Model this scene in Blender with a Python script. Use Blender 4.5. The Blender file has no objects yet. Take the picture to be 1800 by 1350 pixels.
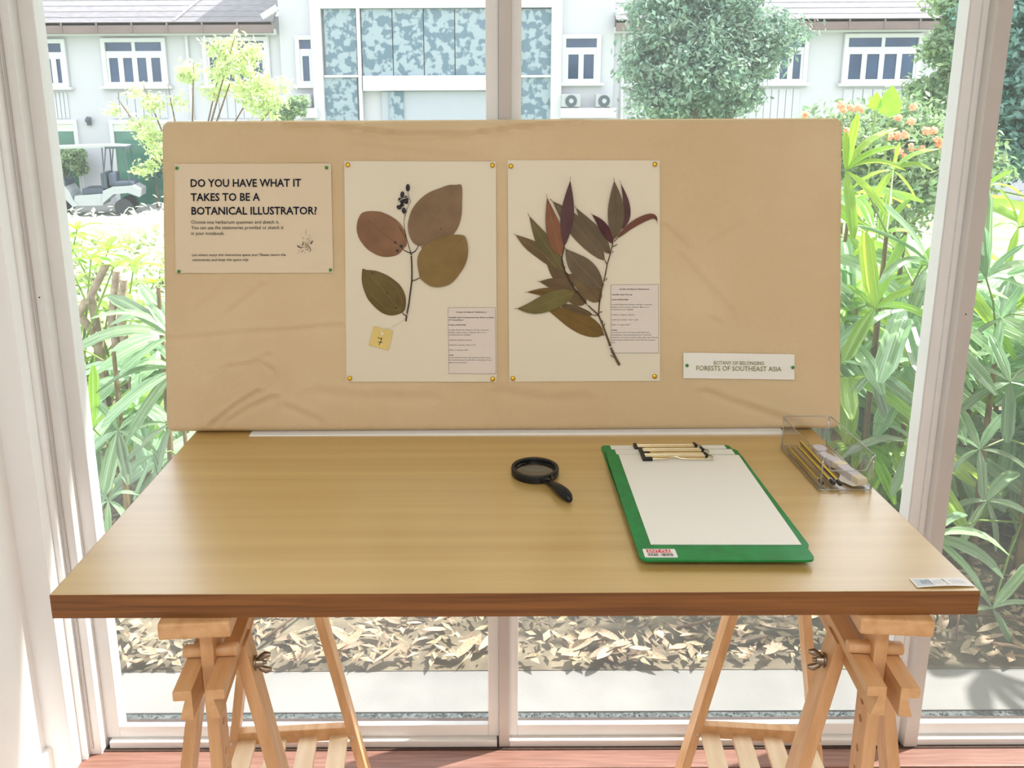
import bpy, bmesh, math, random
import numpy as np
from mathutils import Vector, Matrix, noise
random.seed(7)
RNG = np.random.default_rng(11)
C = bpy.context.scene.collection
SC = bpy.context.scene
PI = math.pi

# ---------------------------------------------------------------- camera
CAM = Vector((0, 0, 1.453))
F_PX, CX, CY = 1417.78, 848.57, 510.64
PITCH, YAW, ROLL = .2183, -.0012, .0051
_f = Vector((math.sin(YAW)*math.cos(PITCH), math.cos(YAW)*math.cos(PITCH), -math.sin(PITCH)))
_r = Vector((math.cos(YAW), -math.sin(YAW), 0))
_d = _f.cross(_r)
_rr = _r*math.cos(ROLL)+_d*math.sin(ROLL)
_dd = -_r*math.sin(ROLL)+_d*math.cos(ROLL)
cam = bpy.data.cameras.new('camera'); camo = bpy.data.objects.new('camera', cam); C.objects.link(camo)
cam.sensor_width = 36; cam.lens = F_PX/1800*36
cam.shift_x = (900-CX)/1800; cam.shift_y = (CY-675)/1800
cam.clip_start = .02; cam.clip_end = 400
camo.matrix_world = Matrix(((_rr.x, -_dd.x, -_f.x, CAM.x), (_rr.y, -_dd.y, -_f.y, CAM.y), (_rr.z, -_dd.z, -_f.z, CAM.z), (0, 0, 0, 1)))
SC.camera = camo

def ray(px, py):          # survey of the photograph: direction of a sight line
    return _rr*((px-CX)/F_PX)+_dd*((py-CY)/F_PX)+_f
def at_z(px, py, z):      # the point where it meets a level surface
    d = ray(px, py); return CAM+d*((z-CAM.z)/d.z)
def at_y(px, py, y):      # the point where it meets a wall plane
    d = ray(px, py); return CAM+d*(y/d.y)

# ---------------------------------------------------------------- sky, sun, room lamps, exposure
w = bpy.data.worlds.new('world'); SC.world = w; w.use_nodes = True
nt = w.node_tree; nt.nodes.clear()
out = nt.nodes.new('ShaderNodeOutputWorld'); bg = nt.nodes.new('ShaderNodeBackground')
sky = nt.nodes.new('ShaderNodeTexSky'); sky.sky_type = 'NISHITA'; sky.sun_disc = False
sky.sun_elevation = math.radians(58); sky.sun_rotation = math.radians(80); sky.air_density = 1.0; sky.dust_density = 3.5; sky.ozone_density = 1.0
mixw = nt.nodes.new('ShaderNodeMixRGB'); mixw.inputs[0].default_value = .75
mixw.inputs[2].default_value = (2.75, 2.85, 2.95, 1)
sc_ = nt.nodes.new('ShaderNodeVectorMath'); sc_.operation = 'SCALE'; sc_.inputs['Scale'].default_value = .3
nt.links.new(sky.outputs[0], sc_.inputs[0]); nt.links.new(sc_.outputs[0], mixw.inputs[1])
nt.links.new(mixw.outputs[0], bg.inputs[0]); bg.inputs[1].default_value = 1.05
nt.links.new(bg.outputs[0], out.inputs[0])

def light(name, kind, energy, color, loc, direction, **kw):
    l = bpy.data.lights.new(name, kind); l.energy = energy; l.color = color
    for k, v in kw.items(): setattr(l, k, v)
    o = bpy.data.objects.new(name, l); C.objects.link(o); o.location = loc
    o.rotation_euler = Vector(direction).to_track_quat('-Z', 'Y').to_euler()
    return o
light('sun', 'SUN', 9.5, (1, .96, .90), (5, 5, 10), (-.58, -.21, -.78), angle=math.radians(.9))
light('ceiling_lamp_light', 'AREA', 26, (1, .975, .95), (.25, -.7, 2.70), (0, 0, -1), shape='RECTANGLE', size=1.2, size_y=.6)
light('ceiling_lamp_light', 'AREA', 20, (1, .98, .955), (.25, -2.3, 2.70), (0, 0, -1), shape='RECTANGLE', size=1.2, size_y=.6)
SC.view_settings.view_transform = 'Standard'; SC.view_settings.look = 'None'
SC.view_settings.exposure = 0; SC.view_settings.gamma = 1; SC.view_settings.use_curve_mapping = False
SC.cycles.max_bounces = 10; SC.cycles.transparent_max_bounces = 24; SC.cycles.caustics_reflective = False; SC.cycles.caustics_refractive = False
SC.cycles.sample_clamp_indirect = 6

# ---------------------------------------------------------------- materials
def srgb(r, g, b):
    f = lambda c: (c/255/12.92) if c/255 <= .04045 else ((c/255+.055)/1.055)**2.4
    return (f(r), f(g), f(b), 1)
def mat(name, col, rough=.6, metal=0., spec=.5, noise_amt=0., noise_scale=20, stretch=(1, 1, 1), bump=0., bump_scale=60, col2=None,
        transl=0., rand=0., per='object', coat=0., ior=None, ramp=(.35, .65), detail=4):
    m = bpy.data.materials.new(name); m.use_nodes = True; n = m.node_tree; L = n.links
    b = n.nodes['Principled BSDF']; o = n.nodes['Material Output']
    b.inputs['Roughness'].default_value = rough; b.inputs['Metallic'].default_value = metal
    b.inputs['Specular IOR Level'].default_value = spec; b.inputs['Coat Weight'].default_value = coat
    b.inputs['Coat Roughness'].default_value = .2
    if ior: b.inputs['IOR'].default_value = ior
    tc = n.nodes.new('ShaderNodeTexCoord'); mp = n.nodes.new('ShaderNodeMapping'); mp.inputs['Scale'].default_value = stretch
    L.new(tc.outputs['Object'], mp.inputs[0])
    src = None
    if col2 is None: col2 = tuple(c*(1-noise_amt) for c in col[:3])+(1,)
    if noise_amt or col2 is not None and noise_scale:
        nz = n.nodes.new('ShaderNodeTexNoise'); nz.inputs['Scale'].default_value = noise_scale; nz.inputs['Detail'].default_value = detail
        L.new(mp.outputs[0], nz.inputs[0])
        rp = n.nodes.new('ShaderNodeValToRGB'); rp.color_ramp.elements[0].position = ramp[0]; rp.color_ramp.elements[1].position = ramp[1]
        rp.color_ramp.elements[0].color = col2; rp.color_ramp.elements[1].color = col
        L.new(nz.outputs[0], rp.inputs[0]); src = rp.outputs[0]
    if rand:
        if per == 'island':
            g = n.nodes.new('ShaderNodeNewGeometry'); rs = g.outputs['Random Per Island']
        else:
            g = n.nodes.new('ShaderNodeObjectInfo'); rs = g.outputs['Random']
        mr = n.nodes.new('ShaderNodeMapRange'); mr.inputs[3].default_value = 1-rand; mr.inputs[4].default_value = 1+rand*.6; L.new(rs, mr.inputs[0])
        hs = n.nodes.new('ShaderNodeHueSaturation'); L.new(src, hs.inputs['Color']); L.new(mr.outputs[0], hs.inputs['Value'])
        mr2 = n.nodes.new('ShaderNodeMapRange'); mr2.inputs[3].default_value = .5-.05*rand; mr2.inputs[4].default_value = .5+.05*rand
        mu = n.nodes.new('ShaderNodeMath'); mu.operation = 'MULTIPLY'; mu.inputs[1].default_value = 7.31; fr = n.nodes.new('ShaderNodeMath'); fr.operation = 'FRACT'
        L.new(rs, mu.inputs[0]); L.new(mu.outputs[0], fr.inputs[0]); L.new(fr.outputs[0], mr2.inputs[0]); L.new(mr2.outputs[0], hs.inputs['Hue'])
        src = hs.outputs[0]
    L.new(src, b.inputs['Base Color'])
    if bump:
        nb = n.nodes.new('ShaderNodeTexNoise'); nb.inputs['Scale'].default_value = bump_scale; nb.inputs['Detail'].default_value = 3
        L.new(mp.outputs[0], nb.inputs[0]); bp = n.nodes.new('ShaderNodeBump'); bp.inputs['Strength'].default_value = bump; bp.inputs['Distance'].default_value = .002
        L.new(nb.outputs[0], bp.inputs['Height']); L.new(bp.outputs[0], b.inputs['Normal'])
    if transl:
        t = n.nodes.new('ShaderNodeBsdfTranslucent'); mx = n.nodes.new('ShaderNodeMixShader'); mx.inputs[0].default_value = transl
        hs2 = n.nodes.new('ShaderNodeHueSaturation'); hs2.inputs['Value'].default_value = 1.7; hs2.inputs['Saturation'].default_value = 1.15; hs2.inputs['Hue'].default_value = .485
        L.new(src, hs2.inputs['Color']); L.new(hs2.outputs[0], t.inputs[0])
        L.new(b.outputs[0], mx.inputs[1]); L.new(t.outputs[0], mx.inputs[2]); L.new(mx.outputs[0], o.inputs[0])
    return m
def glass_mat(name, refl=.06, tint=(1, 1, 1), veil=0., rough=0.0):
    m = bpy.data.materials.new(name); m.use_nodes = True; n = m.node_tree; L = n.links; n.nodes.remove(n.nodes['Principled BSDF']); o = n.nodes['Material Output']
    tr = n.nodes.new('ShaderNodeBsdfTransparent'); tr.inputs[0].default_value = tint+(1,)
    gl = n.nodes.new('ShaderNodeBsdfGlossy'); gl.inputs['Roughness'].default_value = rough
    fr = n.nodes.new('ShaderNodeLayerWeight'); fr.inputs[0].default_value = .25
    mu = n.nodes.new('ShaderNodeMath'); mu.operation = 'MULTIPLY_ADD'; mu.inputs[1].default_value = .25; mu.inputs[2].default_value = refl; L.new(fr.outputs['Fresnel'], mu.inputs[0])
    mx = n.nodes.new('ShaderNodeMixShader'); L.new(mu.outputs[0], mx.inputs[0]); L.new(tr.outputs[0], mx.inputs[1]); L.new(gl.outputs[0], mx.inputs[2])
    last = mx
    if veil:  # whitish haze mixed into the glass, standing for glare over the outdoors
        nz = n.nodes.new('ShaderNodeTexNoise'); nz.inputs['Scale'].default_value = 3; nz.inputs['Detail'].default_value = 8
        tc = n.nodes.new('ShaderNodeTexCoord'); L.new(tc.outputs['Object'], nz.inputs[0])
        ml = n.nodes.new('ShaderNodeMath'); ml.operation = 'MULTIPLY'; ml.inputs[1].default_value = veil*2; L.new(nz.outputs[0], ml.inputs[0])
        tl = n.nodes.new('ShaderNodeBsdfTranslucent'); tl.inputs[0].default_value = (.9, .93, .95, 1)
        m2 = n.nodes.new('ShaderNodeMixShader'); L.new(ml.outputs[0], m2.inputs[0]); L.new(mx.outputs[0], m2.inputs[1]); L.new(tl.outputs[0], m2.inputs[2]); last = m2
    L.new(last.outputs[0], o.inputs[0]); return m

M = {}
M['wall'] = mat('painted_wall', srgb(246, 247, 247), .6, noise_amt=.04, noise_scale=2, bump=.15, bump_scale=90)
M['ceiling'] = mat('ceiling_paint', srgb(228, 218, 204), .8, noise_amt=.03, noise_scale=3)
M['frame'] = mat('white_aluminium_frame', srgb(232, 232, 231), .42, noise_amt=.05, noise_scale=6)
M['frame_grey'] = mat('grey_aluminium_strip', srgb(196, 190, 186), .42, noise_amt=.05, noise_scale=6)
M['dark_gap'] = mat('dark_sealant', srgb(70, 52, 44), .8, noise_amt=.3, noise_scale=60)
M['floor'] = mat('laminate_floor_plank', srgb(230, 208, 196), .35, col2=srgb(214, 188, 174), noise_scale=5, stretch=(14, .7, 1), rand=.06, bump=.1)
M['floor_trim'] = mat('reddish_floor_strip', srgb(150, 112, 98), .45, col2=srgb(128, 92, 80), noise_scale=8, stretch=(1, 20, 1))
M['canvas'] = mat('beige_canvas', srgb(222, 200, 164), .92, spec=.15, col2=srgb(215, 190, 152), noise_scale=3, bump=.5, bump_scale=900)
M['foam'] = mat('white_foam_board', srgb(240, 240, 240), .7, noise_amt=.03)
M['paper_cream'] = mat('cream_mounting_paper', srgb(230, 222, 202), .8, spec=.2, noise_amt=.02, noise_scale=3, bump=.05, bump_scale=700)
M['paper_notice'] = mat('notice_paper', srgb(226, 210, 184), .75, spec=.25, noise_amt=.03, noise_scale=4)
M['paper_white'] = mat('white_paper', srgb(240, 238, 232), .7, spec=.3, noise_amt=.015, noise_scale=5)
M['label_paper'] = mat('grey_label_paper', srgb(226, 216, 208), .7, noise_amt=.02, noise_scale=5)
M['tag_paper'] = mat('yellow_tag_card', srgb(226, 203, 128), .7, noise_amt=.06, noise_scale=30)
M['ink'] = mat('black_ink', srgb(28, 32, 48), .8, spec=.1, noise_amt=.05)
M['ink_soft'] = mat('soft_black_ink', srgb(72, 66, 62), .8, spec=.1, noise_amt=.05)
M['ink_green'] = mat('olive_green_ink', srgb(128, 130, 66), .8, spec=.1, noise_amt=.05)
M['wood_top'] = mat('oak_laminate_top', srgb(208, 176, 110), .4, spec=.4, coat=1, col2=srgb(192, 158, 92), noise_scale=2.2, stretch=(.35, 13, 13), detail=9, ramp=(.28, .72), ior=1.5)
M['wood_top'].node_tree.nodes['Principled BSDF'].inputs['Coat IOR'].default_value = 2.1
M['wood_top'].node_tree.nodes['Principled BSDF'].inputs['Coat Roughness'].default_value = .27
M['wood_edge'] = mat('brown_laminate_edge', srgb(140, 90, 42), .4, col2=srgb(104, 62, 26), noise_scale=3.2, stretch=(1.5, 60, 60), detail=6, ramp=(.32, .66))
M['beech'] = mat('beech_wood', srgb(224, 180, 134), .4, col2=srgb(208, 160, 112), noise_scale=7, stretch=(9, 9, 1.2), detail=5)
M['beech_flat'] = mat('beech_wood_rail', srgb(220, 176, 128), .4, col2=srgb(204, 156, 108), noise_scale=7, stretch=(9, 1.2, 9), detail=5)
M['slat'] = mat('pale_slat_wood', srgb(238, 214, 180), .4, col2=srgb(226, 198, 160), noise_scale=7, stretch=(9, 1.2, 9), detail=5)
M['steel'] = mat('bright_steel', srgb(190, 182, 168), .28, metal=1, noise_amt=.05)
M['bronze'] = mat('dull_zinc', srgb(150, 138, 122), .35, metal=1, noise_amt=.1, noise_scale=60)
M['brass'] = mat('brass_tack', srgb(224, 178, 62), .2, metal=1, noise_amt=.05)
M['gold_wire'] = mat('gold_plated_wire', srgb(232, 220, 190), .25, metal=1, noise_amt=.05)
M['green_pin'] = mat('green_plastic_pin', srgb(52, 150, 58), .3, noise_amt=.05, transl=.15)
M['green_board'] = mat('green_vinyl_board', srgb(0, 136, 66), .38, col2=srgb(0, 122, 56), noise_scale=40, bump=.12, bump_scale=600)
M['black_plastic'] = mat('black_plastic', srgb(14, 15, 19), .32, spec=.35, noise_amt=.1)
M['black_matt'] = mat('black_rubber_tip', srgb(26, 26, 30), .5, noise_amt=.1)
M['red_ink'] = mat('red_print', srgb(206, 48, 66), .6, noise_amt=.05)
M['sticker'] = mat('white_sticker', srgb(236, 232, 228), .4, noise_amt=.02)
M['pencil_yellow'] = mat('yellow_pencil_paint', srgb(232, 196, 62), .3, noise_amt=.05)
M['pencil_black'] = mat('black_pencil_paint', srgb(30, 30, 34), .3, noise_amt=.05)
M['eraser'] = mat('cream_eraser', srgb(240, 226, 200), .6, noise_amt=.04)
M['eraser_sleeve'] = mat('pale_eraser_sleeve', srgb(214, 208, 216), .5, noise_amt=.04)
M['thread'] = mat('white_thread', srgb(246, 244, 238), .8, noise_amt=.02)
M['stem'] = mat('dried_stem', srgb(78, 56, 42), .7, col2=srgb(52, 36, 36), noise_scale=200)
M['stem_olive'] = mat('dried_olive_stem', srgb(106, 84, 56), .7, col2=srgb(70, 50, 38), noise_scale=120)
M['berry'] = mat('dried_berry', srgb(46, 40, 50), .6, col2=srgb(24, 24, 36), noise_scale=150)
def leafmat(n, a, b_):
    return mat(n, srgb(*a), .6, spec=.3, col2=srgb(*b_), noise_scale=22, detail=3, ramp=(.3, .7), bump=.2, bump_scale=150)
PANE = glass_mat('window_glass', .02, (.985, .99, .99), veil=.07)
ACRYL = glass_mat('clear_acrylic', .02, (.985, .988, .99))
LENS = glass_mat('magnifier_lens', .10, (.97, .97, .95), rough=.02)

# ---------------------------------------------------------------- object helpers
WM = {}
def put(name, data, parent=None, W=None):
    o = bpy.data.objects.new(name, data); C.objects.link(o)
    W = W or Matrix.Identity(4)
    if parent is not None:
        o.parent = parent; o.matrix_basis = WM[parent.name].inverted() @ W
    else: o.matrix_basis = W
    WM[o.name] = W.copy(); return o
def tag(o, label=None, cat=None, group=None, kind=None):
    if label: o['label'] = label
    if cat: o['category'] = cat
    if group: o['group'] = group
    if kind: o['kind'] = kind
    return o
def empty(name, loc, label=None, cat=None, group=None, R=None, kind=None):
    W = Matrix.Translation(loc)
    if R is not None: W = W @ R.to_4x4()
    o = put(name, None, None, W); o.empty_display_size = .05
    return tag(o, label, cat, group, kind)
class MB:
    def __init__(s): s.v = []; s.f = []; s.m = []; s.mi = 0
    def add(s, vs, fs, mi=None):
        n = len(s.v); s.v += [tuple(v) for v in vs]; s.f += [tuple(i+n for i in f) for f in fs]; s.m += [s.mi if mi is None else mi]*len(fs); return s
    def box(s, a, b, T=None, bev=0.):
        (x0, y0, z0), (x1, y1, z1) = a, b
        if bev:
            bm = bmesh.new(); bmesh.ops.create_cube(bm, size=1)
            for v in bm.verts: v.co = Vector(((x0+x1)/2+v.co.x*(x1-x0), (y0+y1)/2+v.co.y*(y1-y0), (z0+z1)/2+v.co.z*(z1-z0)))
            bmesh.ops.bevel(bm, geom=bm.edges[:], offset=bev, segments=2, affect='EDGES', profile=.6)
            bm.verts.index_update(); vs = [v.co.copy() for v in bm.verts]; fs = [[v.index for v in f.verts] for f in bm.faces]; bm.free()
        else:
            vs = [Vector(p) for p in ((x0, y0, z0), (x1, y0, z0), (x1, y1, z0), (x0, y1, z0), (x0, y0, z1), (x1, y0, z1), (x1, y1, z1), (x0, y1, z1))]
            fs = [(0, 3, 2, 1), (4, 5, 6, 7), (0, 1, 5, 4), (1, 2, 6, 5), (2, 3, 7, 6), (3, 0, 4, 7)]
        if T is not None: vs = [T @ v for v in vs]
        return s.add(vs, fs)
    def bar(s, p, q, wx, wy, up=Vector((0, 1, 0)), bev=.0015):   # rectangular bar from p to q; wx across, wy along 'up'
        p, q = Vector(p), Vector(q); z = (q-p).normalized(); x = up.cross(z).normalized(); y = z.cross(x)
        T = Matrix(((x.x, y.x, z.x, p.x), (x.y, y.y, z.y, p.y), (x.z, y.z, z.z, p.z), (0, 0, 0, 1)))
        return s.box((-wx/2, -wy/2, 0), (wx/2, wy/2, (q-p).length), T, bev)
    def tube(s, pts, r, n=8, cap=True, closed=False):
        pts = [Vector(p) for p in pts]; k = len(pts); rs = r if isinstance(r, (list, tuple)) else [r]*k
        vs = []; prev = None
        for i, p in enumerate(pts):
            a = pts[(i-1) % k] if (closed or i) else p; b = pts[(i+1) % k] if (closed or i < k-1) else p
            t = (b-a).normalized()
            if prev is None:
                u = t.orthogonal().normalized()
            else:
                u = prev-t*prev.dot(t); u = u.normalized() if u.length > 1e-9 else t.orthogonal().normalized()
            prev = u; v = t.cross(u)
            vs += [p+(u*math.cos(2*PI*j/n)+v*math.sin(2*PI*j/n))*rs[i] for j in range(n)]
        fs = []
        for i in range(k if closed else k-1):
            for j in range(n):
                a, b = i*n+j, i*n+(j+1) % n; i2 = (i+1) % k; fs.append((a, b, i2*n+(j+1) % n, i2*n+j))
        if cap and not closed: fs += [tuple(range(n))[::-1], tuple((k-1)*n+j for j in range(n))]
        return s.add(vs, fs)
    def lathe(s, prof, T=None, n=24):
        vs = []; fs = []
        for (r, z) in prof: vs += [Vector((r*math.cos(2*PI*j/n), r*math.sin(2*PI*j/n), z)) for j in range(n)]
        for i in range(len(prof)-1):
            for j in range(n): fs.append((i*n+j, i*n+(j+1) % n, (i+1)*n+(j+1) % n, (i+1)*n+j))
        if prof[0][0] > 1e-6: fs.append(tuple(range(n))[::-1])
        if prof[-1][0] > 1e-6: fs.append(tuple((len(prof)-1)*n+j for j in range(n)))
        if T is not None: vs = [T @ v for v in vs]
        return s.add(vs, fs)
    def prism(s, poly, z0, z1, T=None):
        n = len(poly); vs = [Vector((x, y, z0)) for x, y in poly]+[Vector((x, y, z1)) for x, y in poly]
        area = sum(poly[i][0]*poly[(i+1) % n][1]-poly[(i+1) % n][0]*poly[i][1] for i in range(n))
        if area < 0: vs = [Vector((x, y, z0)) for x, y in poly[::-1]]+[Vector((x, y, z1)) for x, y in poly[::-1]]
        fs = [tuple(range(n))[::-1], tuple(range(n, 2*n))]+[(i, (i+1) % n, n+(i+1) % n, n+i) for i in range(n)]
        if T is not None: vs = [T @ v for v in vs]
        return s.add(vs, fs)
    def build(s, name, mats, parent=None, W=None, smooth=False, world=True, origin=None, merge=False):
        """verts are in world coordinates when world=True, else in W's own frame"""
        mats = mats if isinstance(mats, (list, tuple)) else [mats]
        if W is None:
            if parent is not None and origin is None: W = WM[parent.name].copy()
            else: W = Matrix.Translation(Vector(origin) if origin is not None else (Vector((min(p[0] for p in s.v)+max(p[0] for p in s.v), min(p[1] for p in s.v)+max(p[1] for p in s.v), 2*min(p[2] for p in s.v)))/2))
        vs = s.v
        if world:
            Wi = W.inverted(); vs = [tuple(Wi @ Vector(v)) for v in vs]
        me = bpy.data.meshes.new(name); me.from_pydata(vs, [], s.f)
        for m_ in mats: me.materials.append(m_)
        if len(mats) > 1: me.polygons.foreach_set('material_index', s.m)
        if smooth is True: me.polygons.foreach_set('use_smooth', [True]*len(me.polygons))
        elif smooth: me.shade_smooth_by_angle(angle=smooth) if hasattr(me, 'shade_smooth_by_angle') else None
        me.update(); return put(name, me, parent, W)
def smooth_angle(o, a=35):
    me = o.data; me.polygons.foreach_set('use_smooth', [True]*len(me.polygons))
    bm = bmesh.new(); bm.from_mesh(me)
    for e in bm.edges:
        e.smooth = len(e.link_faces) == 2 and e.calc_face_angle(0) < math.radians(a)
    bm.to_mesh(me); bm.free(); return o
def copy_tree(o, parent=None, W=None):
    c = o.copy(); C.objects.link(c)
    if parent is not None:
        c.parent = parent; c.matrix_basis = o.matrix_basis.copy(); WM[c.name] = WM[parent.name] @ o.matrix_basis
    else: c.matrix_basis = W; WM[c.name] = W.copy()
    for ch in list(o.children): copy_tree(ch, c)
    return c
def struct(o): o['kind'] = 'structure'; return o

# text ---------------------------------------------------------------
def text_geo(s, bold=0., shear=0.):
    cu = bpy.data.curves.new('t', 'FONT'); cu.body = s; cu.size = 1; cu.offset = bold; cu.shear = shear; cu.resolution_u = 2
    ob = bpy.data.objects.new('t', cu); C.objects.link(ob); dg = bpy.context.evaluated_depsgraph_get(); dg.update()
    me = bpy.data.meshes.new_from_object(ob.evaluated_get(dg))
    vs = [Vector(v.co) for v in me.vertices]; fs = [tuple(p.vertices) for p in me.polygons]
    bpy.data.objects.remove(ob); bpy.data.meshes.remove(me); bpy.data.curves.remove(cu); return vs, fs
CAPH = max(v.y for v in text_geo('H')[0])
# ================================================================ ROOM
XL, XR, YB, YW, ZC = -.916, 3.2, -3.0, 1.61, 2.78
fl = struct(MB().box((XL-.3, YB-.1, -.12), (XR+.1, 1.72, -.012)).build('floor', M['dark_gap']))
pl = None; x = XL-.07
while x < XR:
    off = random.uniform(0, 1.1); y = YB-off
    while y < 1.545:
        y0, y1 = max(YB, y), min(1.545, y+1.2)
        if y1-y0 > .02:
            if y1-y0 > 1.195 and pl is not None:
                c_ = put('plank', pl.data, fl, Matrix.Translation(((x+.06), y0+.6, 0)))
            else:
                q = MB().box((x+.0008, y0+.0008, -.012), (x+.1192, y1-.0008, 0)).build('plank', M['floor'], fl, W=Matrix.Translation((x+.06, (y0+y1)/2, 0)))
                if y1-y0 > 1.195: pl = q
        y += 1.2
    x += .12
struct(MB().box((XL-.07, 1.547, -.012), (XR, 1.60, .004), bev=.002).build('trim_1', M['floor_trim']))
struct(MB().box((XL, 1.598, -.012), (XR, 1.607, .006)).build('trim_2', M['dark_gap']))
struct(MB().box((XL-.35, YB-.12, ZC), (XR+.12, 1.75, ZC+.12)).build('ceiling', M['ceiling']))
struct(MB().box((XL-.35, YB-.12, -.1), (XR+.12, YB, ZC)).build('wall_back', M['wall']))
struct(MB().box((XR, YB, -.1), (XR+.12, 1.75, ZC)).build('wall_right', M['wall']))
wl = MB()
wl.box((-1.25, YB, -.1), (-.984, 1.54, ZC))
wl.box((-1.25, 1.54, -.1), (-.927, 1.575, ZC), bev=.003)
wl.box((-1.25, 1.575, -.1), (XL, 1.75, ZC))
struct(wl.build('wall_left', M['wall']))
struct(MB().box((-.9845, YB, 0), (-.972, 1.54, .07), bev=.002).build('baseboard_left', M['wall']))
struct(MB().box((-1.25, 1.60, 2.62), (XR+.12, 1.74, 3.3)).build('wall_front', M['wall']))
struct(MB().box((-4, 1.74, 2.68), (XR+2.5, 2.15, 2.80)).build('added_sun_blocker', M['ceiling']))  # unseen overhang added to keep direct sun off the table
# a ceiling lamp, out of the frame, gives the room its warm light
for yy, wh in ((-.7, 'nearer the window'), (-2.3, 'nearer the back wall')):
    e = empty('ceiling_lamp', (.25, yy, 2.78), 'white rectangular ceiling lamp '+wh, 'lamp')
    MB().box((-.37, yy-.32, 2.735), (.87, yy+.32, 2.78), bev=.006).build('lamp_housing', M['frame'], e)

# ---------------------------------------------------------------- window wall: three bays
ZT = 2.6
w1 = struct(empty('window_1', (-.43, 1.65, 0))); w2 = struct(empty('window_2', (.5, 1.65, 0))); w3 = struct(empty('window_3', (2.0, 1.65, 0)))
def stile(p, x0, x1, y0, y1, z0=.022, z1=ZT, m='frame', name='stile', bev=.0015):
    return MB().box((x0, y0, z0), (x1, y1, z1), bev=bev).build(name, M[m], p)
# fixed outer frame and the left bay
stile(w1, XL, -.889, 1.592, 1.70, 0, m='frame', name='frame_jamb')
stile(w1, -.911, -.907, 1.589, 1.593, .02, m='frame_grey', name='cover_strip', bev=0)
stile(w1, -.889, -.858, 1.622, 1.66)
stile(w1, .006, .031, 1.622, 1.66)
def rails(p, x0, x1):
    MB().box((x0, 1.622, .022), (x1, 1.636, .052), bev=.0015).build('bottom_rail', M['frame'], p)
    MB().box((x0, 1.622, ZT-.05), (x1, 1.646, ZT), bev=.0015).build('top_rail', M['frame'], p)
    MB().box((x0-.02, 1.607, 0), (x1+.02, 1.645, .022), bev=.002).build('sill_track', M['frame'], p)
    MB().box((x0-.02, 1.607, ZT), (x1+.02, 1.70, ZT+.03), bev=.002).build('head_track', M['frame'], p)
def pane(p, x0, x1):
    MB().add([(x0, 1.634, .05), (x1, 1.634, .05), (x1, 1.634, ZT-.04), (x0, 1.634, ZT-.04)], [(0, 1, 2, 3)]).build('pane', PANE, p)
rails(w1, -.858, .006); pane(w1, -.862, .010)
# centre post where the two sashes meet
stile(w2, .031, .055, 1.607, 1.69, .0, m='frame_grey', name='centre_post')
stile(w2, .055, .075, 1.622, 1.66)
stile(w2, .937, .962, 1.634, 1.672)
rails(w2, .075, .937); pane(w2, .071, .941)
# right post, then the third bay
stile(w2, .972, 1.003, 1.602, 1.70, 0, m='frame_grey', name='right_post')
stile(w3, 1.003, 1.007, 1.61, 1.70, 0, m='frame_grey', name='cover_strip', bev=0)
stile(w2, .962, .972, 1.628, 1.70, 0, m='frame', name='post_rebate', bev=0)
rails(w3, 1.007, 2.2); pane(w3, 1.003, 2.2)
stile(w3, 2.2, 2.26, 1.602, 1.70, 0)
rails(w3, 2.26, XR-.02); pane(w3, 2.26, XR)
def screwhole(p, x, z, y):
    T = Matrix.Translation((x, y, z)) @ Matrix.Rotation(PI/2, 4, 'X')
    MB().lathe([(.0016, 0), (.0016, .0006)], T, 10).build('screw', M['dark_gap'], p)
screwhole(w2, .987, .983+.06, 1.602); screwhole(w1, -.9, 1.09, 1.592)

# ================================================================ TABLE
TZ = .847; TX = .038; TY0, TY1 = .9305, 1.5305
tab = empty('table_top', (TX, 1.23, TZ-.034), 'oak-coloured laminate table top lying across two wooden trestles', 'table')
MB().box((TX-.5995, TY0+.0006, TZ-.034), (TX+.5995, TY1-.0006, TZ), bev=.0006).build('slab', M['wood_top'], tab)
e = .0008
MB().box((TX-.6, TY0-.0002, TZ-.0338), (TX+.6, TY0+.0012, TZ-.0006)).build('edge_band', M['wood_edge'], tab)
MB().box((TX-.6002, TY0+.001, TZ-.0338), (TX-.599, TY1, TZ-.0006)).build('edge_band', M['wood_edge'], tab)
MB().box((TX+.599, TY0+.001, TZ-.0338), (TX+.6002, TY1, TZ-.0006)).build('edge_band', M['wood_edge'], tab)
MB().box((TX-.6, TY1-.0012, TZ-.0338), (TX+.6, TY1+.0002, TZ-.0006)).build('edge_band', M['wood_edge'], tab)

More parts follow.
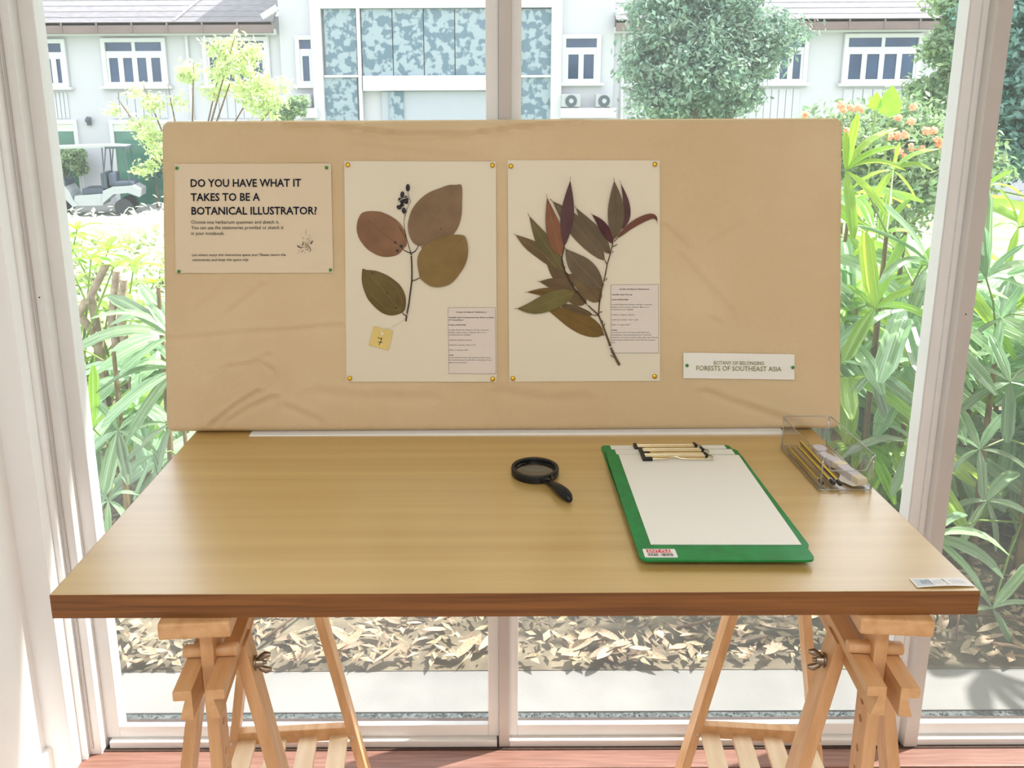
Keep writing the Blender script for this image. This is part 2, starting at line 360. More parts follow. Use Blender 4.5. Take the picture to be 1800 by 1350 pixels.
# ================================================================ TRESTLES
def bool_cut(o, cutters):
    mb = MB()
    for (p, q, r) in cutters: mb.tube([p, q], r, 14)
    c_ = mb.build('cut', M['beech'], None, W=Matrix.Identity(4))
    md = o.modifiers.new('b', 'BOOLEAN'); md.object = c_; md.operation = 'DIFFERENCE'; md.solver = 'EXACT'
    dg = bpy.context.evaluated_depsgraph_get(); dg.update()
    me = bpy.data.meshes.new_from_object(o.evaluated_get(dg)); o.modifiers.clear(); o.data = me
    cm = c_.data; bpy.data.objects.remove(c_); bpy.data.meshes.remove(cm)
def trestle(cx, cy, rot, mirror, label):
    R = Matrix.Rotation(rot, 3, 'Z'); t = empty('trestle', (cx, cy, 0), label, 'trestle', R=R, group=None)
    W = WM[t.name]; s = -1 if mirror else 1
    def X(p): return Vector((p[0]*s, p[1], p[2]))
    def B(mb, n, m, smooth=False):
        if mirror and not getattr(mb, 'symm', False): mb.f = [tuple(f[::-1]) for f in mb.f]
        return mb.build(n, m, t, W=W, world=False)
    def mbx(a, b, bev=.0015):
        mb = MB().box((min(a[0]*s, b[0]*s), a[1], a[2]), (max(a[0]*s, b[0]*s), b[1], b[2]), bev=bev); mb.symm = True; return mb
    # y local: front frame at 0, rear frame at .50
    yp = (.0, .50)
    B(mbx((-.052, -.025, .7895), (.040, .545, .8125), .003), 'top_board', M['beech_flat'])
    for y in yp:
        o = B(mbx((-.0085, y, .30 if y < .1 else .50), (.0085, y+.04, .79)), 'post', M['beech'])
        bool_cut(o, [(W @ Vector((-.05, y+.02, z)), W @ Vector((.05, y+.02, z)), .0055) for z in (.781, .656, .628, .58, .545)])
        mb = MB().tube([(-.036, y+.02, .7402), (-.034, y+.02, .7402), (.034, y+.02, .7402), (.036, y+.02, .7402)], [.0075, .009, .009, .0075], 20); mb.symm = True
        smooth_angle(B(mb, 'dowel', M['beech']), 40)
    for sd in (-1, 1):
        prof = [(.0088, .731), (.032, .731), (.0325, .7295), (.0325, .718), (.0315, .717), (.018, .717), (.026, .689), (.0088, .689)]
        poly = [(sd*x_, z_) for x_, z_ in prof]
        T = Matrix(((1, 0, 0, 0), (0, 0, -1, 0), (0, 1, 0, 0), (0, 0, 0, 1)))
        mb = MB().prism(poly, .048, -.605, T); mb.symm = True
        # prism sweeps from y=-.048 to y=.605
        mb.f = [tuple(f[::-1]) for f in mb.f]
        B(mb, 'cross_rail', M['beech_flat'])
    for yi, y in enumerate(yp):
        for sd in (-1, 1):
            top = .7165
            def hx(z): return .0615+.174*(.519-z)
            yy = y+(.075 if yi == 0 else -.015)
            mb = MB().bar((sd*s*(hx(top)), yy, top), (sd*s*(hx(0)), yy+(.065 if yi else 0), 0), .018, .04); mb.symm = True
            B(mb, 'leg', M['beech'])
            if sd == 1:
                px_ = sd*s*(hx(.676)+.009); dr = sd*s
                g = MB().tube([(px_, yy, .676), (px_+dr*.003, yy, .676)], .0105, 20)
                g.tube([(px_+dr*.003, yy, .676), (px_+dr*.012, yy, .676)], [.007, .0055], 16)
                for ws in (-1, 1):
                    g.tube([(px_+dr*.004, yy, .676+ws*.003), (px_+dr*.009, yy, .676+ws*.009), (px_+dr*.016, yy, .676+ws*.0125), (px_+dr*.023, yy, .676+ws*.0125)], [.003, .0042, .0052, .003], 10)
                g.tube([(px_+dr*.01, yy, .676), (px_+dr*.017, yy, .676)], .0028, 10); g.symm = True
                smooth_angle(B(g, 'wing_nut', M['bronze']), 45)
    for y in (.082, .525):
        o = B(mbx((-.115, y-.009+(.0 if y > .3 else 0), .150), (.115, y+.009+(.0 if y > .3 else 0), .180)), 'shelf_rail', M['beech_flat'])
        for sd in (-1, 1):
            g = MB().lathe([(.0035, 0), (.002, .001), (0, .001)], Matrix.Translation((sd*.1245, y-.0205, .165)) @ Matrix.Rotation(PI/2, 4, 'X'), 12); g.symm = True
            g.build('screw', M['steel'], o, W=W, world=False)
    for k in range(4):
        xc = -.096+.064*k; B(mbx((xc-.019, .092, .152), (xc+.019, .525, .163), .001), 'shelf_slat', M['slat'])
    return t
trestle(-.3715, .945, math.radians(4.0), False, 'beech trestle under the left end of the table, wing nut on its right side')
trestle(.527, .945, math.radians(-5.0), True, 'beech trestle under the right end of the table, wing nut on its left side')

# ================================================================ DISPLAY BOARD
BB = Vector((.0365, 1.4555, TZ+.0062)); up = Vector((0, .115, .588)).normalized(); nrm = Vector((1, 0, 0)).cross(up)
RB = Matrix(((1, up.x, nrm.x), (0, up.y, nrm.y), (0, up.z, nrm.z)))     # local x right, y up the board, z towards the room
WB = Matrix.Translation(BB) @ RB.to_4x4(); WBi = WB.inverted()
def ob_(px, py):   # survey a point of the photograph on the leaning board -> (u, v)
    d = ray(px, py); t = (BB-CAM).dot(nrm)/d.dot(nrm); q = WBi @ (CAM+d*t); return (q.x, q.y)
BWd, BH, BT = 1.305, .598, .030
board = empty('display_board', BB, 'wide display board wrapped in beige canvas, leaning against the window on the table', 'board', R=RB)
cre = []   # creases in the canvas: polyline, depth, width
for pts, a, wd in (([(290, 598), (440, 585), (520, 580), (604, 573)], .0011, .0062), ([(1165, 590), (1300, 592)], .0004, .006),
        ([(372, 748), (412, 716), (452, 690)], .0022, .006), ([(398, 742), (440, 716), (482, 700)], .0016, .007), ([(404, 546), (440, 520), (462, 500)], .0012, .006),
        ([(350, 540), (380, 520), (392, 495)], .0010, .008), ([(500, 222), (600, 226), (700, 238), (826, 238), (900, 228), (1020, 214)], .0028, .007),
        ([(400, 214), (440, 222), (500, 216)], .0018, .006), ([(620, 256), (720, 268), (820, 276)], .001, .008), ([(1165, 395), (1205, 432)], .0018, .006),
        ([(1196, 450), (1240, 500), (1285, 548)], .0016, .009), ([(1250, 430), (1300, 400)], .0009, .010), ([(1240, 690), (1300, 712), (1400, 745)], .0016, .009),
        ([(1250, 560), (1266, 567)], .0016, .005), ([(560, 690), (640, 700), (760, 700)], .0010, .012), ([(460, 640), (480, 653)], .0016, .006), ([(400, 646), (440, 642), (470, 625)], .0012, .006),
        ([(880, 690), (960, 705), (1030, 700)], .0010, .012), ([(500, 715), (560, 740)], .0012, .008), ([(1300, 330), (1420, 300)], .0006, .02), ([(590, 500), (600, 640)], .0008, .012)):
    cre.append(([ob_(*p) for p in pts], a, wd))
NU, NV = 261, 125
us = np.linspace(-BWd/2, BWd/2, NU); vs_ = np.linspace(0, BH, NV); U, V = np.meshgrid(us, vs_)
Z = np.zeros_like(U)
for pts, a, wd in cre:
    dmin = np.full(U.shape, 9.); side = np.zeros(U.shape)
    for (x0, y0), (x1, y1) in zip(pts, pts[1:]):
        L2 = (x1-x0)**2+(y1-y0)**2; tt = np.clip(((U-x0)*(x1-x0)+(V-y0)*(y1-y0))/L2, 0, 1)
        dx, dy = U-x0-tt*(x1-x0), V-y0-tt*(y1-y0); d_ = np.hypot(dx, dy); sg = np.sign((x1-x0)*(V-y0)-(y1-y0)*(U-x0))
        k = d_ < dmin; dmin = np.where(k, d_, dmin); side = np.where(k, sg, side)
    a *= 2.0; wd *= .9
    Z -= a*np.exp(-(dmin/wd)**2)
    Z += a*.8*np.exp(-((dmin-1.6*wd)/wd)**2)*(side > 0)
for i in range(NV):
    for j in range(NU):
        p = (U[i, j]*2.4, V[i, j]*2.4, 0); Z[i, j] += .0011*noise.noise(p)+.0005*noise.noise((U[i, j]*9, V[i, j]*9, 3))
def pxbox(a, b, c_, d):
    (u0, v1), (u1, v0) = ob_(a, b), ob_(c_, d); return (U > u0-.006) & (U < u1+.006) & (V > v0-.006) & (V < v1+.006)
under = pxbox(307, 288, 586, 480) | pxbox(605, 282, 873, 671) | pxbox(892, 282, 1160, 671) | pxbox(1201, 620, 1396, 667)
Z = np.where(under, np.minimum(Z, .0012), np.minimum(Z, .0042))-.0014
ru = .012; Eu = np.minimum(BWd/2-np.abs(U), ru); Ev = np.minimum(np.minimum(V, BH-V), ru)
fall = lambda q: ru-np.sqrt(np.maximum(ru**2-(ru-q)**2, 0))
Z -= fall(Eu)+fall(Ev)
# rounded corners of the outline, slightly irregular
rc = .013
def corner(u, v):
    au, sv = abs(u), (v if v < BH/2 else BH-v)
    du, dv = rc-(BWd/2-au), rc-sv
    if du > 0 and dv > 0:
        L_ = max(math.hypot(du, dv), 1e-6); k = max(du, dv)/L_; du, dv = du*k, dv*k
        au = BWd/2-rc+du; sv = rc-dv; u = math.copysign(au, u); v = sv if v < BH/2 else BH-sv
    return u, v
mb = MB()
for i in range(NV):
    for j in range(NU):
        u, v = corner(U[i, j], V[i, j])
        u += (.0012*noise.noise((v*7, 5, 0)))*(abs(u)/(BWd/2))**8; mb.v.append((u, v, Z[i, j]))
for i in range(NV-1):
    for j in range(NU-1): a = i*NU+j; mb.f.append((a, a+1, a+NU+1, a+NU)); mb.m.append(0)
ringi = [j for j in range(NU)]+[i*NU+NU-1 for i in range(1, NV)]+[(NV-1)*NU+j for j in range(NU-2, -1, -1)]+[i*NU for i in range(NV-2, 0, -1)]
n0 = len(mb.v)
for r_i in ringi: x_, y_, z_ = mb.v[r_i]; mb.v.append((x_, y_, -BT))
nr = len(ringi)
for k in range(nr): mb.f.append((ringi[k], n0+k, n0+(k+1) % nr, ringi[(k+1) % nr])); mb.m.append(0)
mb.f = [tuple(f) for f in mb.f]
cv = mb.build('canvas_cover', M['canvas'], board, W=WB, world=False); smooth_angle(cv, 50)
MB().box((-BWd/2+.02, .02, -BT-.0005), (BWd/2-.02, BH-.02, -BT+.004)).build('back_panel', M['foam'], board, W=WB, world=False)
xa, xb = at_z(440, 764, TZ).x, at_z(1374, 760, TZ).x
MB().add([(xa, 1.450, TZ), (xb, 1.4475, TZ), (xb, 1.486, TZ), (xa, 1.486, TZ), (xa, 1.4515, TZ+.0015), (xb, 1.449, TZ+.0052), (xb, 1.486, TZ+.0055), (xa, 1.486, TZ+.0025)],
         [(0, 3, 2, 1), (4, 5, 6, 7), (0, 1, 5, 4), (1, 2, 6, 5), (2, 3, 7, 6), (3, 0, 4, 7)]).build('bright_gap_strip', M['foam'], board)  # white strip imitating the line of light in the gap under the board

# ---------------------------------------------------------------- things pinned to the board, in its frame
def sheet(name, label, cat, quad, m, n0=.0012, curl=0., part='paper', parent=None, seg=10):
    q = [Vector(ob_(*p)) for p in quad]           # TL TR BR BL
    c_ = sum(q, Vector((0, 0)))/4
    W = WB @ Matrix.Translation((c_.x, c_.y, n0))
    if parent is None:
        parent = put(name, None, None, W); tag(parent, label, cat); parent.empty_display_size = .05
    mb = MB()
    for i in range(seg+1):
        for j in range(seg+1):
            s_, t_ = j/seg, i/seg; p = (q[0]*(1-s_)+q[1]*s_)*(1-t_)+(q[3]*(1-s_)+q[2]*s_)*t_
            bend = curl*((2*abs(s_-.5))**2*.5+.5*noise.noise((p.x*8, p.y*8, 1)))*math.sin(PI*min(1, max(0, t_)))
            mb.v.append((p.x-c_.x, p.y-c_.y, abs(bend)))
    for i in range(seg):
        for j in range(seg): a = i*(seg+1)+j; mb.f.append((a, a+seg+1, a+seg+2, a+1)); mb.m.append(0)
    n_ = len(mb.v); k = (seg+1)
    rim = [j for j in range(k)]+[i*k+seg for i in range(1, k)]+[seg*k+j for j in range(seg-1, -1, -1)]+[i*k for i in range(seg-1, 0, -1)]
    for r_i in rim: x_, y_, z_ = mb.v[r_i]; mb.v.append((x_, y_, z_-.0004))
    for i in range(len(rim)): mb.f.append((rim[i], rim[(i+1) % len(rim)], n_+(i+1) % len(rim), n_+i)); mb.m.append(0)
    o = mb.build(part, m, parent, W=W, world=False, smooth=False)
    return parent, o
def write(parent, s, x0, base0, x1, base1, cap, n0, m='ink', bold=0., shear=0., name='lettering', fn=None):
    """a line of print from (x0, base0) to (x1, base1) in survey coordinates with capitals 'cap' high"""
    fn = fn or ob_
    a = Vector(fn(x0, base0)); b = Vector(fn(x1, base1)); hh = (Vector(fn(x0, base0-cap))-a).length
    vs, fs = text_geo(s, bold, shear); xs = [v.x for v in vs]; k = (b-a).length/(max(xs)-min(xs)); mn = min(xs)
    ex = (b-a).normalized(); ey = Vector((-ex.y, ex.x)); sy = hh/CAPH
    mb = MB(); mb.add([(*(a+ex*((v.x-mn)*k)+ey*(v.y*sy)), n0) for v in vs], fs)
    return mb.build(name, M[m], parent, W=WB, world=False)
def rib(mb, pts, wd, n0):       # flat stroke
    pts = [Vector(p) for p in pts]; k = len(pts); L_ = []; R_ = []
    for i, p in enumerate(pts):
        t = (pts[min(i+1, k-1)]-pts[max(i-1, 0)]).normalized(); nn = Vector((-t.y, t.x)); w_ = wd[i] if isinstance(wd, (list, tuple)) else wd
        L_.append((*(p+nn*w_/2), n0)); R_.append((*(p-nn*w_/2), n0))
    mb.add(L_+R_, [(i, k+i, k+i+1, i+1) for i in range(k-1)])
PXM = .00108  # metres on the board per survey pixel, about

notice, _ = sheet('notice_sheet', 'notice asking who could be a botanical illustrator, at the left of the board', 'notice', [(307, 288), (582, 287.5), (586, 479.5), (309, 480)], M['paper_notice'], curl=.0006)
NZ = .0024
write(notice, 'DO YOU HAVE WHAT IT', 335.8, 328.6, 529.8, 328, 13, NZ, bold=.018)
write(notice, 'TAKES TO BE A', 336, 353.3, 457.5, 352.8, 13, NZ, bold=.018)
write(notice, 'BOTANICAL ILLUSTRATOR?', 337.3, 377.3, 557.5, 376.8, 13, NZ, bold=.018)
write(notice, 'Choose one herbarium specimen and sketch it.', 336.8, 393.4, 491.3, 393.2, 5.8, NZ, 'ink')
write(notice, 'You can use the stationeries provided or sketch it', 336.8, 403, 498.7, 402.8, 5.8, NZ, 'ink')
write(notice, 'in your notebook.', 336.8, 413, 395.3, 413, 5.8, NZ, 'ink')
write(notice, 'Let others enjoy this interactive space too! Please return the', 338, 450.3, 502.7, 449.8, 4.3, NZ, 'ink', shear=.25, bold=.004)
write(notice, 'stationeries and keep the space tidy.', 338.7, 458.7, 438, 458.5, 4.3, NZ, 'ink', shear=.25, bold=.004)
mb = MB()
def o8(x, y): return Vector(ob_(500+x/13.5, 380+y/13.5))
for st, wd in ((((505, 320), (515, 380), (520, 460)), 8), (((310, 680), (345, 735), (400, 725)), 22), (((345, 735), (370, 690), (400, 640)), 5), (((440, 600), (450, 650), (435, 700)), 20), (((465, 600), (500, 640), (515, 700), (480, 715)), 10),
               (((455, 510), (470, 540)), 14), (((535, 590), (540, 550), (575, 530), (590, 570), (560, 600)), 8), (((610, 640), (640, 650), (665, 600), (680, 585)), 24), (((600, 620), (620, 590), (650, 590)), 8),
               (((540, 650), (560, 690), (610, 700)), 14), (((385, 780), (410, 745), (460, 735)), 16), (((400, 830), (430, 840), (455, 800)), 12), (((490, 760), (530, 730), (590, 735), (625, 780), (620, 830), (580, 840)), 16),
               (((500, 790), (540, 800), (560, 770), (590, 790)), 12), (((350, 800), (340, 850), (330, 900)), 4), (((350, 800), (370, 790), (390, 800)), 4), (((590, 430), (620, 500), (650, 550)), 4), (((410, 470), (430, 520), (450, 560)), 4),
               (((560, 480), (600, 470)), 5), (((480, 700), (520, 670), (560, 640)), 7), (((490, 850), (490, 880)), 9), (((385, 420), (400, 428)), 10), (((460, 640), (420, 690), (470, 680)), 6), (((530, 620), (560, 640), (600, 610)), 6)):
    P_ = [o8(*p) for p in st]; fine = []
    for i in range(len(P_)-1):
        for k in range(4):
            t = k/4; p0 = P_[max(i-1, 0)]; p1 = P_[i]; p2 = P_[i+1]; p3 = P_[min(i+2, len(P_)-1)]
            fine.append(.5*((2*p1)+(p2-p0)*t+(2*p0-5*p1+4*p2-p3)*t*t+(3*p1-p0-3*p2+p3)*t**3))
    fine.append(P_[-1]); n_ = len(fine); ww = wd/13.5*PXM
    rib(mb, fine, [ww*(.35+.65*math.sin(PI*(i+.3)/(n_-.4))) for i in range(n_)], NZ)
mb.build('plant_drawing', M['ink_soft'], notice, W=WB, world=False)

def leaf_outline(pts, z0, z1, dome=.0012):
    """dried leaf: closed outline with thickness, slightly domed"""
    P_ = [Vector(p) for p in pts]; area = sum(P_[i].x*P_[(i+1) % len(P_)].y-P_[(i+1) % len(P_)].x*P_[i].y for i in range(len(P_)))
    if area < 0: P_ = P_[::-1]
    n = len(P_); fine = []
    for i in range(n):
        p0, p1, p2, p3 = P_[i-1], P_[i], P_[(i+1) % n], P_[(i+2) % n]
        for k in range(3):
            t = k/3; fine.append(.5*((2*p1)+(p2-p0)*t+(2*p0-5*p1+4*p2-p3)*t*t+(3*p1-p0-3*p2+p3)*t**3))
    c_ = sum(fine, Vector((0, 0)))/len(fine); n = len(fine); mb = MB()
    for q, zz in ((1, z0), (1, z1), (.8, z1+dome*.7), (.45, z1+dome)): mb.v += [(*(c_+(p-c_)*q), zz+(.0003*noise.noise((p.x*90, p.y*90, q)))) for p in fine]
    mb.v.append((c_.x, c_.y, z1+dome*1.05)); 
    for r_i in range(3):
        for i in range(n): a, b = r_i*n+i, r_i*n+(i+1) % n; mb.f.append((a, b, b+n, a+n)); mb.m.append(0)
    for i in range(n): mb.f.append((3*n+i, 3*n+(i+1) % n, 4*n)); mb.m.append(0)
    mb.c = c_; return mb
def vein(parent, pts, m, z, wd=.0007):
    mb = MB(); mb.tube([(*p, z) for p in pts], wd/2, 5); return mb.build('midrib', m, parent, W=WB, world=False)

# ---- specimen sheet with four broad leaves
sA, _ = sheet('herbarium_sheet', 'herbarium sheet with four broad round brown leaves and a yellow number tag', 'herbarium sheet', [(605.3, 283.3), (871.7, 284), (873.3, 671), (609.3, 671)], M['paper_cream'], curl=.0004)
A1 = lambda x, y: Vector(ob_(600+x/6.4286, 300+y/6.4286))
A2 = lambda x, y: Vector(ob_(600+x/6.4286, 460+y/6.4286))
lvA = leafmat('dried_leaf_brown', (142, 106, 78), (124, 92, 66)); lvB = leafmat('dried_leaf_taupe', (136, 112, 86), (122, 98, 72))
lvC = leafmat('dried_leaf_olive_brown', (140, 116, 70), (124, 100, 56)); lvD = leafmat('dried_leaf_olive', (112, 96, 52), (94, 78, 38))
VM = mat('pale_midrib', srgb(158, 136, 100), .7, noise_amt=.1); VMd = mat('dark_midrib', srgb(96, 70, 46), .7, noise_amt=.1)
LA = [(700, 885), (735, 850), (742, 790), (725, 700), (690, 630), (640, 570), (560, 515), (480, 478), (430, 463), (330, 458), (270, 465), (230, 485), (205, 520), (185, 570), (175, 640), (180, 700), (205, 770), (245, 830), (300, 890), (370, 935), (440, 965), (510, 975), (580, 968), (640, 948), (680, 915)]
LB = [(870, 850), (820, 820), (785, 770), (760, 700), (752, 620), (765, 540), (790, 460), (825, 400), (880, 335), (950, 275), (1020, 235), (1100, 205), (1180, 175), (1235, 162), (1290, 163), (1345, 157), (1362, 180), (1368, 240), (1365, 340), (1362, 470), (1345, 570), (1320, 640), (1290, 690), (1240, 750), (1150, 790), (1000, 830), (905, 850)]
LC = [(890, 1208), (878, 1150), (862, 1060), (865, 980), (885, 925), (912, 882), (905, 862), (1000, 815), (1100, 760), (1200, 732), (1300, 725), (1370, 730), (1405, 755), (1425, 820), (1433, 900), (1425, 980), (1400, 1060), (1360, 1130), (1310, 1200), (1250, 1265), (1180, 1300), (1090, 1315), (1020, 1305), (970, 1280), (920, 1240)]
LD = [(690, 572), (720, 540), (732, 470), (728, 400), (705, 330), (665, 265), (610, 215), (540, 165), (470, 130), (400, 105), (330, 95), (280, 92), (243, 78), (235, 130), (232, 190), (240, 260), (265, 340), (295, 410), (340, 470), (400, 530), (460, 575), (520, 600), (580, 607), (640, 595)]
def put_leaf(par, fn, pts, m, z, lab, veins=(), vm=None):
    o = leaf_outline([fn(*p) for p in pts], z, z+.0006).build('leaf', m, par, W=WB, world=False); smooth_angle(o, 45); o['label'] = lab
    for vn in veins: vein(o, [fn(*p) for p in vn], vm or VM, z+.0020, .0006)
    return o
put_leaf(sA, A1, LA, lvA, .0022, 'round reddish brown leaf at upper left', [[(700, 880), (600, 800), (450, 690), (300, 560)]], VMd)
put_leaf(sA, A1, LB, lvB, .0026, 'largest taupe leaf at upper right', [[(875, 850), (980, 700), (1100, 520), (1300, 260)]], VM)
put_leaf(sA, A1, LC, lvC, .0046, 'round olive brown leaf at right', [[(900, 1200), (1050, 1070), (1200, 920), (1380, 760)]], VM)
put_leaf(sA, A2, LD, lvD, .0022, 'dark olive leaf at lower left', [[(680, 560), (560, 420), (420, 250), (290, 120)], [(670, 550), (520, 540), (400, 430), (340, 360)], [(680, 540), (690, 440), (640, 320), (540, 210)]], VM)
for fn, par, pts in ((A1, sA, [(612, 812, 15), (680, 855, 18), (635, 905, 16), (1127, 660, 9), (355, 1160, 9)]), (A2, sA, [(520, 357, 10), (620, 520, 8)])):
    for x_, y_, r_ in pts:
        p = fn(x_, y_); MB().lathe([(r_*PXM/6.43, 0), (r_*PXM/6.43*.6, .0003), (0, .0004)], Matrix.Translation((p.x, p.y, .0040 if (x_, y_) != (1127, 660) else .0042)), 10).build('dark_spot', M['berry'], par, W=WB, world=False)
def stem_(par, fn, pts, r0, r1, z=.0035, m='stem', name='stem'):
    n_ = len(pts); mb = MB(); mb.tube([(*fn(*p), z) for p in pts], [r0+(r1-r0)*i/(n_-1) for i in range(n_)], 7)
    return smooth_angle(mb.build(name, M[m], par, W=WB, world=False), 60)
stem_(sA, A1, [(730, 1700), (742, 1620), (765, 1500), (780, 1380), (797, 1250), (799, 1150), (797, 1050), (792, 960), (788, 925)], .0015, .0014)
stem_(sA, A1, [(788, 930), (765, 860), (740, 770), (722, 690), (710, 610), (712, 540)], .0008, .0004)
stem_(sA, A1, [(712, 540), (735, 480), (745, 430), (765, 385), (786, 350), (770, 310), (755, 260), (756, 235)], .0004, .0004)
stem_(sA, A1, [(718, 540), (720, 500), (700, 480)], .0004, .0003)
stem_(sA, A1, [(788, 930), (750, 920), (715, 900), (690, 880)], .0010, .0007, name='petiole')
stem_(sA, A1, [(790, 932), (830, 915), (855, 885), (872, 848)], .0010, .0007, name='petiole')
stem_(sA, A1, [(800, 1245), (840, 1235), (870, 1218), (905, 1200)], .0010, .0007, .0045, name='petiole')
stem_(sA, A2, [(740, 612), (715, 600), (700, 585), (688, 565)], .0010, .0007, name='petiole')
stem_(sA, A1, [(738, 770), (700, 710), (650, 625)], .0005, .0003, .0048)
for (x_, y_, rx, ry, an) in ((754, 195, 24, 43, 0), (692, 272, 24, 37, .05), (660, 328, 17, 22, .3), (738, 320, 24, 34, -.2), (690, 342, 28, 28, 0), (655, 415, 30, 24, .5), (710, 452, 25, 34, -.2), (742, 355, 18, 24, 0), (688, 388, 24, 22, 0), (728, 345, 20, 30, 0)):
    p = A1(x_, y_); k_ = PXM/6.43; T = Matrix.Translation((p.x, p.y, .0045)) @ Matrix.Rotation(-an, 4, 'Z') @ Matrix.Diagonal((rx*k_, ry*k_, .0022, 1))
    mb = MB().lathe([(0, -1), (.5, -.86), (.87, -.5), (1, 0), (.87, .5), (.5, .86), (0, 1)], T, 12)
    smooth_angle(mb.build('berry', M['berry'], sA, W=WB, world=False), 80)
for pts in ([(645, 350), (690, 325), (760, 303)], [(778, 960), (804, 960)]):
    MB().tube([(*A1(*p), .0072 if pts[0][0] == 645 else .0052) for p in pts], .0004, 5).build('binding_thread', M['thread'], sA, W=WB, world=False)
for pts in ([(722, 575), (752, 590)], [(720, 592), (752, 608)]):
    MB().tube([(*A2(*p), .0054) for p in pts], .0004, 5).build('binding_thread', M['thread'], sA, W=WB, world=False)
# yellow number tag on its string
tq = [(600+x_/6.4286, 460+y_/6.4286) for x_, y_ in ((368, 725), (585, 780), (532, 1000), (312, 942))]
_, tg = sheet(None, None, None, tq, M['tag_paper'], n0=.0032, part='number_tag', parent=sA, seg=2); tg['label'] = 'small yellow square card tag numbered 7'
mb = MB()
for st in ([(413, 852), (450, 872), (462, 858)], [(462, 856), (448, 900), (428, 942)], [(415, 908), (470, 910)]): rib(mb, [A2(*p) for p in st], 7*PXM/6.43, .0036)
mb.build('numeral', M['ink'], tg, W=WB, world=False)
MB().lathe([(.0012, .0), (.0022, .0003), (.0012, .0004)], Matrix.Translation((*A2(465, 812), .0034)), 14).build('eyelet', M['thread'], tg, W=WB, world=False)
for off in (0, 14): MB().tube([(*A2(x_, y_+off*k_), .0042) for x_, y_, k_ in ((465, 808, 0), (452, 780, 0), (480, 752, .5), (560, 735, 1), (640, 690, 1), (715, 640, 0))], .00035, 5).build('tag_string', M['thread'], sA, W=WB, world=False)
def label_(par, fn, quad, lines, lab):
    q = [fn(*p) for p in quad]
    _, lp = sheet(None, None, None, quad, M['label_paper'], n0=.0024, part='data_label', parent=par, seg=2); lp['label'] = lab
    mb = MB(); P_ = [Vector(ob_(*p)) for p in quad]
    for i in range(4): rib(mb, [P_[i], P_[(i+1) % 4]], .00035, .0027)
    mb.build('border_line', M['ink_soft'], lp, W=WB, world=False)
    for s_, x0, x1, y_, b_ in lines:
        (a, c_), (d_, _) = fn(x0, y_), fn(x1, y_)
        write(lp, s_, a, c_, d_, c_, 2.1, .0027, 'ink', bold=.02 if b_ else .0)
f1 = lambda x, y: (600+x/6.4286, 460+y/6.4286); f2 = lambda x, y: (890+x/6.4286, 460+y/6.4286)
label_(sA, f1, [f1(1207, 520), f1(1738, 517), f1(1745, 1265), f1(1215, 1262)], [
    ('FLORA OF MALAY PENINSULA', 1303, 1640, 577, 1), ('Scientific name: Cinnamomum iners (Reinw. ex Nees', 1218, 1722, 636, 1), ('& T.Nees) Blume', 1218, 1377, 664, 1), ('Family: LAURACEAE', 1218, 1407, 720, 1),
    ('Locality: Rimba Ilmu Botanic Garden, Universiti', 1218, 1665, 777, 0), ('Malaya, Kuala Lumpur, Malaysia, 80 m a.s.l.;', 1218, 1640, 805, 0), ('3\u00b007\'43.2"N 101\u00b039\'28"E', 1218, 1460, 834, 0),
    ('Collector: Student collector', 1220, 1478, 890, 0), ('Collection number: Stud. no.27', 1220, 1515, 946, 0), ('Date: 11 October 2021', 1220, 1433, 1003, 0), ('Notes:', 1220, 1270, 1060, 1),
    ('A tree about 8 meters tall. Leaves and bark emit a', 1220, 1690, 1088, 0), ('strong but pleasant smell when crushed/cut. Fruits', 1220, 1700, 1115, 0), ('green maturing black.', 1220, 1422, 1144, 0)], 'printed grey data label')

# ---- specimen sheet with slender leaves
sB, _ = sheet('herbarium_sheet', 'herbarium sheet with many slender purple and olive leaves on a branching twig', 'herbarium sheet', [(892.3, 281.7), (1159.3, 282), (1160, 669.5), (895, 670.7)], M['paper_cream'], curl=.0004)
B1 = lambda x, y: Vector(ob_(890+x/6.4286, 300+y/6.4286))
def lance(spine, wd, pk=.45, n=12, tail=.10):
    """slender leaf outline about a spine from base to tip, drawn out into a thin tip"""
    S_ = [Vector(p) for p in spine]; seg = []
    for i in range(n+1):
        t = i/n*(len(S_)-1); k = min(int(t), len(S_)-2); u = t-k; p0, p1, p2, p3 = S_[max(k-1, 0)], S_[k], S_[k+1], S_[min(k+2, len(S_)-1)]
        seg.append(.5*((2*p1)+(p2-p0)*u+(2*p0-5*p1+4*p2-p3)*u*u+(3*p1-p0-3*p2+p3)*u**3))
    L_ = []; R_ = []
    for i, p in enumerate(seg):
        t = i/n; T_ = (seg[min(i+1, n)]-seg[max(i-1, 0)]).normalized(); nn = Vector((-T_.y, T_.x))
        te = 1-tail; q = min(t/te, 1); w_ = (math.sin(PI*q**(math.log(.5)/math.log(pk)))**.85 if q < 1 else 0)*wd/2
        w_ = max(w_, (wd*.035)*(1-t*.7)); L_.append(p+nn*w_); R_.append(p-nn*w_)
    return L_+R_[::-1], seg
cols = dict(ob=((118, 98, 66), (100, 82, 52)), green=((112, 102, 64), (96, 88, 52)), russet=((140, 94, 68), (122, 80, 56)), grey=((110, 96, 74), (94, 82, 62)), purple=((96, 66, 66), (78, 52, 56)),
            brown=((108, 88, 62), (92, 74, 50)), maroon=((92, 50, 50), (74, 36, 42)), red=((122, 76, 62), (104, 60, 52)), olive=((118, 110, 62), (102, 94, 50)), amber=((122, 96, 46), (104, 78, 34)))
lm = {k: leafmat('dried_leaf_'+k, *v) for k, v in cols.items()}
